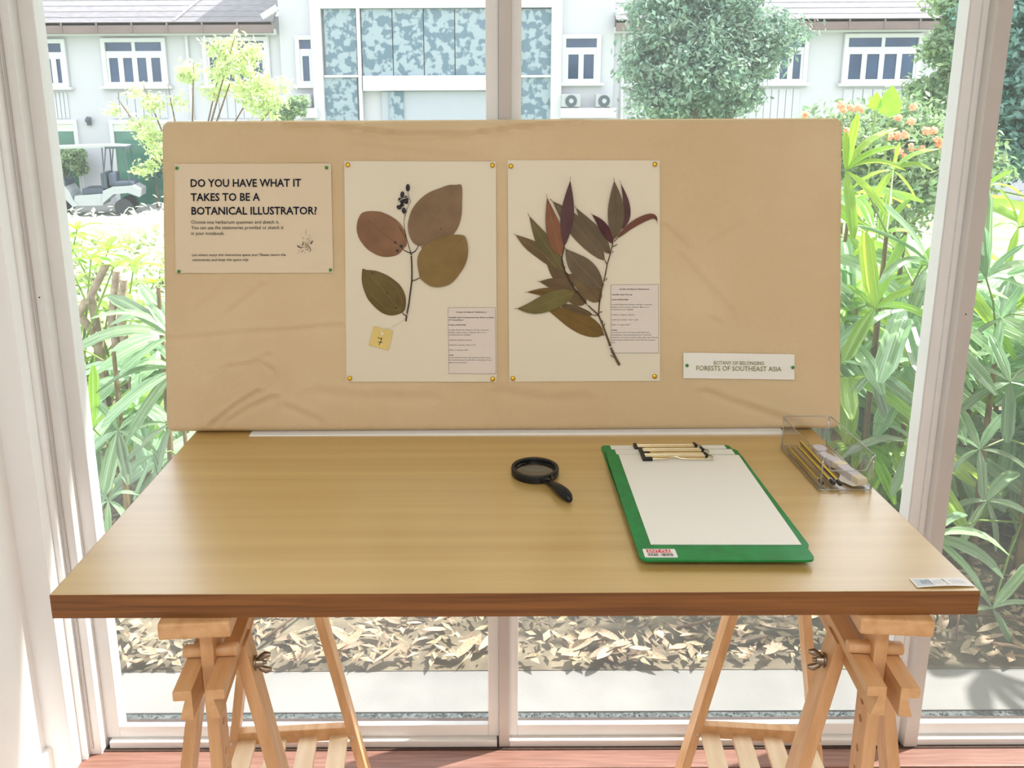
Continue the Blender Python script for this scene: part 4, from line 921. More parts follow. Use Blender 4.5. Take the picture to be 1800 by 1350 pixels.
for i in range(len(ys2)-1):
    for j in range(29): a = i*30+j; mb.f.append((a, a+1, a+31, a+30)); mb.m.append(0)
o = mb.build('lawn', FM['lawn'], smooth=True, origin=(0, 12, -1)); struct(o)
struct(MB().box((-40, 20.8, -1.6), (45, 26, -1.30)).build('paved_yard', FM['paving']))
struct(MB().box((-40, 1.93, -1.9), (45, 40, -1.62)).build('subsoil', FM['soil']))

# dry leaves on the soil
def dry_mesh(k):
    mb = MB(); L_, W_ = 1, random.uniform(.16, .34); n = 6; cur = random.uniform(.1, .5); tw = random.uniform(-.5, .5)
    for i in range(n+1):
        t = i/n; w_ = W_*math.sin(PI*min(1, t*.97+.02))**.7; z = cur*.5*(t-.5)**2
        for s_ in (-1, 0, 1): mb.v.append((t-.5, s_*w_/2*math.cos(tw*t), z+abs(s_)*w_*.25+s_*w_*.3*math.sin(tw*t)))
    for i in range(n):
        for j in range(2): a = i*3+j; mb.f.append((a, a+1, a+4, a+3)); mb.m.append(0)
    me = bpy.data.meshes.new('fallen_leaf'); me.from_pydata(mb.v, [], mb.f); me.materials.append(FM['dry']); me.polygons.foreach_set('use_smooth', [True]*len(me.polygons)); return me
DM = [dry_mesh(k) for k in range(8)]
for i in range(285):
    x, y = random.uniform(-1.3, 2.1), 1.95+random.random()**1.3*.75; s_ = random.uniform(.04, .10)
    W = Matrix.Translation((x, y, gz(x, y)+.022+random.uniform(0, .012))) @ Matrix.Rotation(random.uniform(-.9, .9)+(PI if random.random() < .5 else 0), 4, 'Z') @ Matrix.Rotation(random.uniform(-.35, .35), 4, 'Y') @ Matrix.Rotation(random.uniform(-.4, .4), 4, 'X') @ Matrix.Scale(s_, 4)
    tag(put('fallen_leaf', random.choice(DM), None, W), 'dry curled tan leaf fallen on the soil bed outside the window', 'leaf', 'dry leaves fallen on the soil bed')
mb = MB()
for i in range(9000):
    x, y = random.uniform(-1.8, 3.6), 1.94+random.random()**1.3*1.6; r = random.uniform(.007, .028); a = random.uniform(0, PI); z = gz(x, y)+.018+random.uniform(0, .012)
    ca, sa = math.cos(a)*r, math.sin(a)*r; k = random.uniform(.2, .5)
    mb.add([(x-ca, y-sa, z), (x+sa*k, y-ca*k, z+random.uniform(-.003, .006)), (x+ca, y+sa, z+random.uniform(-.004, .008)), (x-sa*k, y+ca*k, z+random.uniform(-.003, .006))], [(0, 1, 2, 3)])
tag(mb.build('leaf_litter', FM['chips'], origin=(0, 2.5, 0)), 'litter of small dry leaf bits on the soil outside', 'leaf litter', kind='stuff')
for k, (x0, y0, x1, y1) in enumerate(((1.25, 2.12, 1.75, 2.02), (1.5, 2.3, 1.32, 2.0), (.55, 2.05, .95, 2.16), (-.62, 2.02, -.5, 2.2), (1.02, 2.1, 1.3, 2.28))):
    lb = ('long thin grey twig on the soil right of the window post', 'short twig leaning across the soil near the palm canes', 'thin twig on the soil seen under the middle of the table', 'small twig on the soil behind the left trestle', 'bent twig on the soil behind the right trestle')[k]
    o = MB().tube([(x0, y0, gz(x0, y0)+.035), ((x0+x1)/2+.01, (y0+y1)/2, gz(x0, y0)+.05), (x1, y1, gz(x1, y1)+.03)], [.005, .004, .003], 6).build('fallen_twig', FM['bark'], smooth=True); tag(o, lb, 'twig', 'twigs on the soil bed')

# ---------------------------------------------------------------- lady palms: clumps of canes, each frond a fan of ribbed leaflets
def leaflet_mesh(arch, width, m):
    n, cs_ = 6, 5; mb = MB()
    for i in range(n+1):
        t = i/n; w_ = width*min(1, (t/.38)**.75+.12)*(1 if t < .78 else max(.30, 1-((t-.78)/.22)**2*.72)); z = arch*4*t*(1-t)*(1-.25*t)
        for j in range(cs_):
            s_ = j/(cs_-1)*2-1; mb.v.append((t, s_*w_/2, z+(-.020 if j % 2 else .012)*min(1, t*4)*(w_/width)+.03*abs(s_)*arch))
    for i in range(n):
        for j in range(cs_-1): a = i*cs_+j; mb.f.append((a, a+1, a+cs_+1, a+cs_)); mb.m.append(0)
    me = bpy.data.meshes.new('leaflet'); me.from_pydata(mb.v, [], mb.f); me.materials.append(m)
    return me
LM = [[leaflet_mesh(a, w_, FM[k]) for a in (.02, .08, .15, .22) for w_ in (.155, .20)] for k in ('palm', 'palm_young')]
def leaflet(frond, hub, tip, young=False, arch=None, roll=None, wide=None):
    d = tip-hub; L_ = d.length; x_ = d/L_
    view = (CAM-hub).normalized(); up_ = Vector((0, 0, 1)); zz = (up_*.95+view*.40+Vector((random.uniform(-.3, .3), random.uniform(-.3, .3), 0)))
    if roll: zz = zz+roll
    y_ = zz.cross(x_).normalized(); z_ = x_.cross(y_)
    W = Matrix(((x_.x*L_, y_.x*L_, z_.x*L_, hub.x), (x_.y*L_, y_.y*L_, z_.y*L_, hub.y), (x_.z*L_, y_.z*L_, z_.z*L_, hub.z), (0, 0, 0, 1)))
    if wide: W = W @ Matrix.Diagonal((1, wide, 1, 1))
    hor = 1-abs(x_.z); a = arch if arch is not None else min(3, max(0, int(hor*3+random.uniform(0, 1.2))))
    return put('leaflet', LM[1 if young else 0][a*2+random.randint(0, 1)], frond, W)
class Palm:
    def __init__(s, x, y, label, group=None):
        s.p = Vector((x, y, gz(x, y))); s.e = empty('lady_palm', s.p, label, 'palm', group); s.canes = []
    def cane(s, dx, dy, h, r=.011, lean=(0, 0)):
        b = s.p+Vector((dx, dy, 0)); b.z = gz(b.x, b.y)-.02; t = b+Vector((lean[0], lean[1], h)); m = (b+t)/2+Vector((lean[0]*.2, 0, 0))
        pts = [b, b.lerp(m, .5), m, m.lerp(t, .5), t]
        smooth_angle(MB().tube(pts, [r*1.2, r*1.1, r, r*.9, r*.6], 7).build('cane', FM['cane'], s.e), 60); s.canes.append(pts); return pts
    def frond(s, hub, tips, young=False, frm=None, **kw):
        hub = Vector(hub)
        if frm is None:
            best = min(((c_[k] if k == 4 else c_[k]) for c_ in s.canes for k in (2, 3, 4)), key=lambda q: (q-hub).length+(.6 if q.z > hub.z+.02 else 0)); frm = best
        mid = (frm+hub)/2+Vector((0, 0, .03)); f = MB().tube([frm, mid, hub], [.0035, .003, .0025], 5).build('frond', FM['petiole'], s.e, origin=hub)
        for tp in tips: leaflet(f, hub, Vector(tp), young=young, **kw)
        return f
    def auto(s, hub, out_dir, n, L_, young=False, droop=.25):
        hub = Vector(hub); o = Vector(out_dir).normalized(); side = Vector((0, 0, 1)).cross(o); side = side.normalized() if side.length > .1 else Vector((1, 0, 0)); up_ = o.cross(side)
        tips = []
        for i in range(n):
            a = math.radians(-105+210*(i+.5)/n+random.uniform(-8, 8)); d = o*math.cos(a)+side*math.sin(a); l_ = L_*random.uniform(.8, 1.1)*(1-.12*abs(math.sin(a)))
            tips.append(hub+d*l_+up_*random.uniform(-.05, .12)*l_-Vector((0, 0, droop*l_*random.uniform(.5, 1.4))))
        s.frond(hub, tips, young)
def P(px, py, y): return at_y(px, py, y)
def hero(palm, hpx, Y, tips, young=False, **kw):
    """tips as (px, py, dy): surveyed leaflet tips, dy metres nearer (-) or farther (+) than the hub"""
    hub = P(*hpx, Y); palm.frond(hub, [P(t[0], t[1], Y+t[2]) for t in tips], young, **kw)
random.seed(21)
pA = Palm(1.22, 2.42, 'lady palm clump between the board and the right window post, tallest one')
for a in ((0, 0, 1.12, .010, (.0, 0)), (.10, .06, .95, .010, (.03, 0)), (-.10, .05, .80, .010, (-.03, 0)), (.05, -.06, .62, .009, (.05, .02)), (.2, 0, .9, .010, (.02, 0))): pA.cane(*a)
hero(pA, (1537, 543), 2.36, [(1520, 408, .03), (1593, 414, .02), (1488, 500, .05), (1655, 505, .0), (1482, 640, -.08), (1634, 560, -.1), (1560, 470, .2)], True)
hero(pA, (1634, 466), 2.40, [(1507, 396, -.03), (1541, 352, -.02), (1546, 500, -.1), (1700, 420, .08), (1690, 520, -.05), (1600, 560, -.1)])
hero(pA, (1533, 657), 2.26, [(1486, 712, -.03), (1557, 735, -.08), (1626, 726, -.05), (1484, 635, .0), (1618, 640, .08), (1600, 690, -.1)])
hero(pA, (1607, 782), 2.18, [(1568, 872, -.05), (1480, 806, .0), (1536, 745, .08), (1598, 700, .12), (1680, 800, 0), (1640, 880, -.05)])
hero(pA, (1565, 585), 2.46, [(1485, 560, 0), (1500, 640, -.05), (1640, 590, 0), (1660, 650, -.08), (1590, 500, .05), (1610, 690, -.05)])
hero(pA, (1545, 415), 2.7, [(1490, 380, 0), (1500, 450, 0), (1620, 420, 0), (1600, 350, 0), (1560, 340, .1)], True)
hero(pA, (1487, 300), 2.45, [(1508, 200, .0), (1486, 232, .0), (1578, 225, .05), (1580, 258, .0), (1592, 300, -.05), (1500, 420, -.1), (1560, 380, -.1)], True)
hero(pA, (1570, 300), 2.75, [(1582, 250, 0), (1640, 300, 0), (1500, 330, 0), (1530, 360, 0), (1610, 350, 0), (1650, 262, 0)], True)
hero(pA, (1560, 835), 2.32, [(1500, 870, 0), (1540, 905, -.05), (1610, 900, -.05), (1650, 850, 0), (1590, 790, .1), (1500, 800, .1)])
pB = Palm(1.72, 2.35, 'lady palm clump right of the right window post, nearest the glass')
for a in ((0, 0, 1.15, .011, (.0, 0)), (.12, .08, 1.12, .010, (.02, 0)), (-.12, .04, .78, .010, (-.02, 0)), (-.04, -.08, .5, .009, (-.04, 0)), (.22, -.03, .85, .010, (0, 0))): pB.cane(*a)
hero(pB, (1733, 488), 2.3, [(1727, 396, 0), (1735, 330, .1), (1800, 430, 0), (1850, 480, 0), (1690, 372, .05), (1840, 540, -.05)])
hero(pB, (1776, 672), 2.2, [(1684, 727, -.03), (1770, 778, -.06), (1670, 640, .08), (1850, 640, 0), (1740, 590, .1), (1860, 730, -.05)])
hero(pB, (1722, 790), 2.22, [(1672, 832, -.02), (1728, 880, -.06), (1815, 835, -.03), (1690, 718, .08), (1770, 725, .05), (1665, 760, 0)])
hero(pB, (1760, 560), 2.35, [(1700, 600, 0), (1745, 640, -.06), (1840, 620, 0), (1800, 500, 0), (1720, 510, .08)])
hero(pB, (1635, 945), 2.05, [(1772, 975, 0), (1764, 1016, -.02), (1730, 1042, -.04), (1700, 905, .06)], wide=1.1)
hero(pB, (1745, 1070), 2.02, [(1815, 985, 0), (1700, 1000, .05), (1690, 1080, 0), (1775, 1128, -.03), (1812, 1060, -.04)])
hero(pB, (1730, 330), 2.7, [(1705, 270, 0), (1745, 250, 0), (1780, 300, 0), (1800, 350, 0), (1690, 330, 0)], True)
hero(pB, (1790, 400), 2.5, [(1755, 330, 0), (1820, 320, 0), (1860, 400, 0), (1745, 400, 0), (1770, 470, -.05)], True)
hero(pB, (1735, 880), 2.25, [(1665, 900, 0), (1690, 960, -.05), (1750, 970, -.05), (1830, 930, 0), (1790, 830, .1)])
hero(pB, (1680, 640), 2.4, [(1640, 590, 0), (1655, 690, 0), (1710, 690, -.05), (1740, 620, 0), (1690, 560, .05)])
clumps = [(1.36, 2.75, 'low lady palm clump filling the gap beside the right window post', .95, 2.4), (2.1, 2.9, 'low lady palm clump near the right edge of the view', .9, 2.4), (1.05, 2.95, 'lady palm clump just right of the board, behind the tallest one', 1.25, 2.6), (1.75, 3.0, 'lady palm clump behind the one right of the window post', 1.3, 2.6), (2.35, 2.55, 'lady palm clump at the far right edge of the view', 1.35, 2.2),
          (1.42, 3.5, 'lady palm clump farther back, seen through the leaves left of the right post', 1.15, 3.1), (2.5, 3.5, 'lady palm clump farther back at the right edge', 1.2, 3.1)]
for (x, y, lb, H_, _) in clumps:
    p_ = Palm(x, y, lb)
    for k in range(5):
        c_ = p_.cane(random.uniform(-.25, .25), random.uniform(-.16, .16), H_*random.uniform(.5, 1.), .010, (random.uniform(-.06, .06), random.uniform(-.05, .03)))
        for j in range(7):
            base = c_[4].lerp(c_[0], j/7.5); a = random.uniform(0, 2*PI); dr = Vector((math.cos(a), math.sin(a)*.9-.25, random.uniform(.0, .5))); hub = base+dr.normalized()*random.uniform(.12, .24)
            p_.auto(hub, dr, random.randint(5, 7), random.uniform(.25, .38), random.random() < (.5 if base.z > .8 else .2), random.uniform(.3, .75))
pC = Palm(-1.12, 2.30, 'lady palm clump outside the left pane, near the glass')
for a in ((0, 0, .80, .010, (.02, 0)), (.12, .05, .98, .010, (.03, 0)), (.24, -.03, .60, .009, (-.02, 0)), (.42, .1, .86, .010, (0, 0))): pC.cane(*a)
hero(pC, (208, 757), 2.2, [(180, 875, -.04), (226, 852, -.05), (148, 700, .1), (276, 800, 0), (140, 830, 0), (262, 722, .05)])
hero(pC, (163, 753), 2.25, [(164, 642, .0), (125, 700, .05), (140, 800, -.05), (230, 700, 0), (120, 745, 0)], True)
hero(pC, (300, 590), 2.3, [(124, 624, -.06), (190, 520, .05), (160, 560, 0), (210, 660, -.08), (245, 500, .1)])
hero(pC, (310, 650), 2.25, [(178, 752, -.06), (228, 768, -.06), (215, 655, 0), (170, 690, 0), (260, 600, .1)])
hero(pC, (300, 745), 2.22, [(222, 812, -.05), (270, 860, -.05), (200, 780, 0), (240, 720, .1)])
hero(pC, (190, 880), 2.15, [(140, 930, 0), (225, 920, -.05), (245, 870, 0), (150, 850, .05), (190, 960, -.05)])
hero(pC, (270, 800), 2.2, [(235, 880, -.05), (300, 880, -.04), (200, 850, 0)])
pD = Palm(-1.45, 2.85, 'lady palm clump farther back outside the left pane')
for k in range(6):
    c_ = pD.cane(random.uniform(-.2, .5), random.uniform(-.14, .14), random.uniform(.45, .75), .010, (random.uniform(-.05, .05), 0))
    for j in range(5):
        base = c_[4].lerp(c_[1], j/5.5); a = random.uniform(0, 2*PI); dr = Vector((math.cos(a), math.sin(a)*.9-.25, random.uniform(.0, .5))); hub = base+dr.normalized()*random.uniform(.12, .22)
        pD.auto(hub, dr, random.randint(5, 7), random.uniform(.22, .32), random.random() < .35, random.uniform(.3, .7))

# ---------------------------------------------------------------- umbrella shrub with cut stems, outside the left pane
def ovate(m):
    mb = MB(); n = 5
    for i in range(n+1):
        t = i/n; w_ = .30*math.sin(PI*min(1, .06+t*.92))**.8; z = .12*math.sin(PI*t)
        for s_ in (-1, 0, 1): mb.v.append((t, s_*w_/2, z+abs(s_)*.04))
    for i in range(n):
        for j in range(2): a = i*3+j; mb.f.append((a, a+1, a+4, a+3)); mb.m.append(0)
    me = bpy.data.meshes.new('leaf'); me.from_pydata(mb.v, [], mb.f); me.materials.append(m); me.polygons.foreach_set('use_smooth', [True]*len(me.polygons)); return me
OV = ovate(FM['shrub'])
def whorl(parent, c_, n, L_, tilt=.1, me=None):
    a0 = random.uniform(0, 1)
    for k in range(n):
        a = a0+2*PI*k/n+random.uniform(-.15, .15); x_ = Vector((math.cos(a), math.sin(a), tilt+random.uniform(-.25, .3))).normalized(); y_ = Vector((0, 0, 1)).cross(x_).normalized(); z_ = x_.cross(y_); l_ = L_*random.uniform(.8, 1.15)
        W = Matrix(((x_.x*l_, y_.x*l_, z_.x*l_, c_.x), (x_.y*l_, y_.y*l_, z_.y*l_, c_.y), (x_.z*l_, y_.z*l_, z_.z*l_, c_.z), (0, 0, 0, 1))); put('leaf', me or OV, parent, W)
e = empty('umbrella_shrub', (-1.75, 3.2, gz(-1.75, 3.2)), 'umbrella shrub with bright green leaf whorls and cut stems outside the left pane', 'shrub')
spots = [(118, 420), (135, 405), (160, 455), (110, 465), (190, 440), (130, 500), (165, 505), (200, 470), (115, 540), (150, 555), (190, 545), (235, 470), (215, 520), (125, 590), (175, 600), (210, 590), (250, 540), (270, 500), (140, 640), (240, 620), (110, 440), (265, 580), (185, 640), (280, 640), (120, 680), (230, 680)]
for px_, py_ in spots:
    y = random.uniform(2.95, 3.5); c_ = P(px_, py_, y); b = Vector((-1.75+random.uniform(-.25, .35), 3.2+random.uniform(-.2, .2), gz(0, 3.2)))
    o = MB().tube([b, b.lerp(c_, .6)+Vector((0, 0, .05)), c_], [.009, .006, .003], 5).build('stem', FM['petiole'], e); whorl(e, c_, random.randint(5, 7), random.uniform(.085, .13))
for px_, py_, px2, py2 in ((188, 462, 160, 520), (205, 475, 196, 560), (218, 490, 212, 560), (150, 530, 118, 600), (122, 530, 168, 590)):
    a, b = P(px_, py_, 3.1), P(px2, py2, 3.15); b2 = Vector((b.x+.02, 3.2, gz(b.x, 3.2))); smooth_angle(MB().tube([b2, b, a], [.020, .017, .015], 8).build('cut_stem', FM['cut'], e), 50)

# ---------------------------------------------------------------- leafy masses
def foliage(name, blobs, n, size, m, parent, origin, density_edge=.6, flat=.3):
    """blobs: (centre, radii, weight); small folded leaves scattered through rounded masses, joined as one"""
    ws = np.array([b[2] for b in blobs], float); ws /= ws.sum()
    nc = max(12, n//70); bi = RNG.choice(len(blobs), nc, p=ws); cd = RNG.normal(size=(nc, 3)); cd /= np.linalg.norm(cd, axis=1)[:, None]
    cr = (density_edge+(1-density_edge)*RNG.random(nc))*RNG.random(nc)**.2; cen = np.array([tuple(b[0]) for b in blobs]); rad = np.array([b[1] for b in blobs])
    cpos = cen[bi]+cd*rad[bi]*cr[:, None]; ci = RNG.integers(0, nc, n); d = RNG.normal(size=(n, 3)); sg = rad[bi].mean()*.20
    p = cpos[ci]+d*sg*np.array([1, 1, .75]); d = d/np.linalg.norm(d, axis=1)[:, None]
    nrm_ = d*.6+RNG.normal(size=(n, 3))*.5; nrm_[:, 2] += flat; nrm_ /= np.linalg.norm(nrm_, axis=1)[:, None]
    t = np.cross(nrm_, RNG.normal(size=(n, 3))); t /= np.linalg.norm(t, axis=1)[:, None]; b = np.cross(nrm_, t); s_ = size*(RNG.random(n)*.7+.6)[:, None]
    q = np.stack([p-t*s_, p+b*s_*.42+nrm_*s_*.12, p+t*s_, p-b*s_*.42+nrm_*s_*.12], 1)-np.array(tuple(origin))
    me = bpy.data.meshes.new(name); me.vertices.add(4*n); me.vertices.foreach_set('co', q.reshape(-1)); me.loops.add(4*n); me.loops.foreach_set('vertex_index', np.arange(4*n, dtype=np.int32))
    me.polygons.add(n); me.polygons.foreach_set('loop_start', np.arange(0, 4*n, 4, dtype=np.int32)); me.materials.append(m); me.update(calc_edges=True); me.validate()
    o = put(name, me, parent, Matrix.Translation(origin)); o['kind'] = 'stuff'; return o
def branches(parent, base, blobs, r, forks=2, m='bark', name='trunk'):
    base = Vector(base); cen = sum((Vector(b[0]) for b in blobs), Vector())/len(blobs); fork = base.lerp(cen, .45); fork.x = base.x*.7+cen.x*.3
    smooth_angle(MB().tube([base, base.lerp(fork, .5)+Vector((r*.6, 0, 0)), fork], [r*1.25, r, r*.85], 9).build('trunk', FM[m], parent), 60)
    for b in blobs:
        c_ = Vector(b[0]); mid = fork.lerp(c_, .5)+Vector((0, 0, .05*(c_-fork).length)); smooth_angle(MB().tube([fork, mid, c_, c_+(c_-fork).normalized()*b[1][0]*.5], [r*.6, r*.4, r*.22, r*.1], 6).build('branch', FM[m], parent), 60)
def plant(name, label, cat, Y, blobs_px, n, size, m, base_px=None, trunk=.06, group=None, fl='foliage', edge=.5):
    bl = [(P(px_, py_, Y+dy), (rx, rx*.8, rz), wt) for (px_, py_, dy, rx, rz, wt) in blobs_px]; bx_ = P(base_px, 400, Y).x if base_px else sum(b[0].x for b in bl)/len(bl)
    zb = gz(bx_, Y) if Y < 20.8 else -1.30; e = empty(name, (bx_, Y, zb), label, cat, group); foliage(fl, bl, n, size, m, e, (bx_, Y, zb), edge)
    if trunk: branches(e, (bx_, Y, zb), bl, trunk)
    return e, bl
# pale variegated hedge plants on the left
for k, (px_, py_, Y, rx, rz, lb) in enumerate(((105, 425, 5.2, .50, .40, 'pale variegated bush below the golf cart, beside the window frame'), (170, 440, 5.6, .55, .45, 'pale variegated bush below the golf cart, second from the window frame'),
                     (240, 435, 5.3, .55, .48, 'pale variegated bush nearest the board on the left'), (300, 470, 5.0, .5, .5, 'pale variegated bush half hidden behind the board'), (200, 560, 4.6, .9, .5, 'low pale bush in front of the variegated ones'))):
    plant('variegated_bush', lb, 'bush', Y, [(px_, py_+48, 0, rx, rz, 3), (px_-18, py_+12, .1, rx*.5, rz*.6, 1), (px_+20, py_+6, -.1, rx*.5, rz*.6, 1)], 5200, .030, FM['hedge'], trunk=.02, group='pale variegated bushes on the left')
e, bl = plant('flowering_bush', 'rounded bush with orange blossoms right of the board, below the far window', 'bush', 8.0, [(1500, 255, 0, .55, .45, 2), (1560, 260, .2, .6, .5, 3), (1630, 275, 0, .65, .5, 3), (1680, 300, -.1, .6, .45, 2), (1590, 320, -.3, .8, .5, 3)], 15000, .045, FM['bush'], trunk=.03)
for k, (px_, py_) in enumerate(((1416, 201), (1478, 184), (1495, 190), (1482, 192), (1513, 192), (1578, 207), (1602, 213), (1578, 238), (1591, 236), (1580, 265), (1602, 259), (1648, 246), (1652, 253), (1628, 229), (1640, 229), (1605, 187), (1591, 276), (1508, 190), (1618, 262), (1565, 240), (1488, 230))):
    c_ = P(px_, py_, 7.35 if px_ > 1500 else 7.5); mb = MB()
    for j in range(22):
        d = Vector([random.gauss(0, 1) for _ in range(3)]).normalized(); p = c_+d*.034*random.random()**.5; d2 = (d+Vector((0, -1.2, .6))).normalized(); t = d2.orthogonal().normalized()*.017; b = d2.cross(t); mb.add([p-t, p+b, p+t, p-b], [(0, 1, 2, 3)])
    mb.build('blossom', FM['orange'], e)
e = empty('large_leaf_plant', (P(1568, 200, 7.0).x, 7.0, gz(0, 7)), 'two big upright leaves standing up from the flowering bush', 'plant')
for px_, py_, s_ in ((1566, 178, .17), (1540, 178, .10)):
    c_ = P(px_, py_, 7.0); mb = MB(); pr = [(0, 0), (.42, .25), (.5, .55), (.32, 1.1), (.0, 1.6)]; pts = [(x_, y_) for x_, y_ in pr]+[(-x_, y_) for x_, y_ in pr[::-1][1:-1]]
    mb.add([(c_.x+x_*s_*1.25, c_.y+.02*abs(x_), c_.z-s_*.8+y_*s_) for x_, y_ in pts], [tuple(range(len(pts)))]); mb.build('leaf', FM['shrub'], e)
    MB().tube([(c_.x, 7.0, c_.z-s_*.8), (c_.x, 7.02, gz(0, 7))], .008, 5).build('stalk', FM['petiole'], e)
plant('broadleaf_tree', 'tall blue-green tree in the middle, right of the centre post', 'tree', 13.0, [(1180, 60, 0, .75, .8, 3), (1240, 30, .2, .8, .7, 3), (1290, 60, 0, .6, .7, 2.5), (1150, 120, 0, .5, .55, 2), (1170, 175, -.1, .6, .35, 2), (1230, 120, -.3, .8, .7, 4), (1300, 120, 0, .55, .5, 1.6), (1250, 180, 0, .55, .3, 1.6), (1360, 60, .2, .45, .35, .6), (1400, 45, .2, .3, .2, .35), (1350, 105, .2, .45, .3, .5), (1170, -10, 0, .8, .5, 2), (1270, -20, 0, .8, .5, 2), (1310, 170, 0, .25, .2, .3)], 32000, .052, FM['tree'], 1195, .10)
plant('young_tree', 'airy yellow-green tree on the left, above the notice', 'tree', 11.0, [(420, 100, 0, .45, .35, 2.4), (450, 150, 0, .5, .35, 2.6), (380, 150, .1, .4, .3, 1.2), (340, 130, .1, .28, .22, .5), (260, 170, 0, .35, .22, .6), (215, 185, .0, .25, .15, .35), (300, 175, 0, .4, .15, .5), (255, 235, -.2, .30, .30, .8), (270, 280, -.3, .22, .25, .5), (410, 75, 0, .22, .15, .4), (480, 190, 0, .3, .2, .7)], 4200, .042, FM['tree_pale'], 330, .035, edge=.3)
plant('round_bush', 'small round dark bush beside the air conditioner left of the screen wall', 'bush', 20.0, [(515, 192, 0, .38, .38, 1), (500, 200, 0, .3, .3, 1)], 2600, .06, FM['bush'], trunk=.03)
plant('dense_tree', 'dark dense tree at the right edge of the view', 'tree', 9.0, [(1790, 60, 0, .6, .9, 3), (1800, 170, 0, .6, .6, 3), (1830, 0, .3, .8, .8, 2), (1860, 120, 0, .8, .8, 3), (1800, 250, -.1, .6, .4, 2.4), (1850, 260, 0, .7, .5, 2)], 17000, .05, FM['dark'], 1850, .09)
plant('leaning_tree', 'light green tree whose branches reach in from the right, left of the right post', 'tree', 11.5, [(1690, 20, 0, .4, .35, 1.4), (1680, 100, 0, .4, .5, 2), (1650, 90, 0, .25, .2, .5), (1710, 170, 0, .5, .5, 2), (1650, 160, 0, .4, .22, .8), (1690, 220, 0, .5, .35, 1.4), (1665, 0, 0, .3, .2, .4), (1660, 200, 0, .35, .25, .8)], 9500, .05, FM['bush'], 1740, .06, edge=.35)
plant('leafy_shrub', 'bright green shrub behind the golf cart by the far building', 'shrub', 24.3, [(100, 285, 0, .5, .3, 2), (125, 275, 0, .45, .28, 2), (85, 300, 0, .5, .45, 2), (138, 290, .1, .25, .3, .8), (80, 325, 0, .45, .3, 1)], 5200, .085, FM['bush'], trunk=.03)
plant('trimmed_shrub', 'dark trimmed shrub right of the golf cart by the far building', 'shrub', 24.0, [(262, 295, 0, .55, .3, 1), (280, 290, 0, .4, .3, 1)], 2400, .07, FM['dark'], trunk=.03)

# ---------------------------------------------------------------- the far building
YB_ = 25.0
def bp(px_, py_, y=YB_): v = P(px_, py_, y); return v.x, v.z
B_ = empty('far_building', (0, YB_, -1.3), 'long white two-storey building with grey roofs across the garden', 'building')
xl, xc0, xc1, xr = -22.0, bp(495, 100)[0], bp(1078, 100)[0], 30.0
ze = bp(300, 45)[1]; zt = bp(300, -70)[1]
def wbox(n, x0, x1, y0, y1, z0, z1, m, par=B_, bev=0): return MB().box((x0, y0, z0), (x1, y1, z1), bev=bev).build(n, FM[m], par)
wbox('left_wing_wall', xl, xc0, YB_, YB_+8, -1.4, ze+.25, 'facade'); wbox('right_wing_wall', xc1, xr, YB_, YB_+8, -1.4, ze+.25, 'facade'); wbox('centre_block_wall', xc0, xc1, YB_-.12, YB_+9, -1.4, 7.2, 'facade')
# tiled roofs: each course of tiles is its own part
def roof(x0, x1, z0):
    n = 15; rise, run = 2.9, 4.3
    for k in range(n):
        t0, t1 = k/n, (k+1)/n; y0, y1, za, zb_ = YB_-.55+run*t0, YB_-.55+run*t1+.06, z0+rise*t0+.03, z0+rise*t1+.05
        mb = MB(); m_ = max(2, int((x1-x0)/.9)); 
        mb.add([(x0, y0, za), (x1, y0, za), (x1, y1, zb_), (x0, y1, zb_), (x0, y0, za-.07), (x1, y0, za-.07), (x1, y1, zb_-.07), (x0, y1, zb_-.07)], [(0, 1, 2, 3), (4, 7, 6, 5), (0, 4, 5, 1), (1, 5, 6, 2), (2, 6, 7, 3), (3, 7, 4, 0)])
        mb.build('roof_course', FM['roof'], B_)
    MB().box((x0, YB_-.55, z0-.26), (x1, YB_-.42, z0+.05)).build('gutter', FM['gutter'], B_)
    MB().box((x0, YB_-.42, z0-.30), (x1, YB_+.0, z0-.14)).build('soffit', FM['trim'], B_)
    k = 0; x = x0+.6
    while x < x1 and x < 16:
        MB().box((x, YB_-.57, z0-.24), (x+.05, YB_-.55, z0+.03)).build('gutter_bracket', FM['gutter'], B_); x += 1.02
roof(xl, bp(490, 100, YB_)[0], ze+.0); roof(xc1-.02, xr, ze+.0)
for xh in (bp(318, 40)[0], -1): 
    if xh < -1.5: MB().tube([(xh-.02, YB_-.5, ze+.10), (xh+1.2, YB_+2.2, ze+2.0)], .028, 6).build('lightning_strip', FM['trim'], B_)
MB().bar((bp(472, 44)[0], YB_-.7, ze+.14), (bp(497, 30)[0], YB_-.6, ze+.42), .16, .16).build('gutter_end', FM['trim'], B_)
MB().bar((bp(1077, 26)[0], YB_-.7, ze+.22), (bp(1096, 20)[0], YB_-.6, ze+.36), .16, .16).build('gutter_end', FM['trim'], B_)
for px_ in (470, 1096, 328): MB().tube([(bp(px_, 60)[0], YB_-.06, ze-.1), (bp(px_, 60)[0], YB_-.06, -1.3)], .05, 8).build('downpipe', FM['trim'], B_)
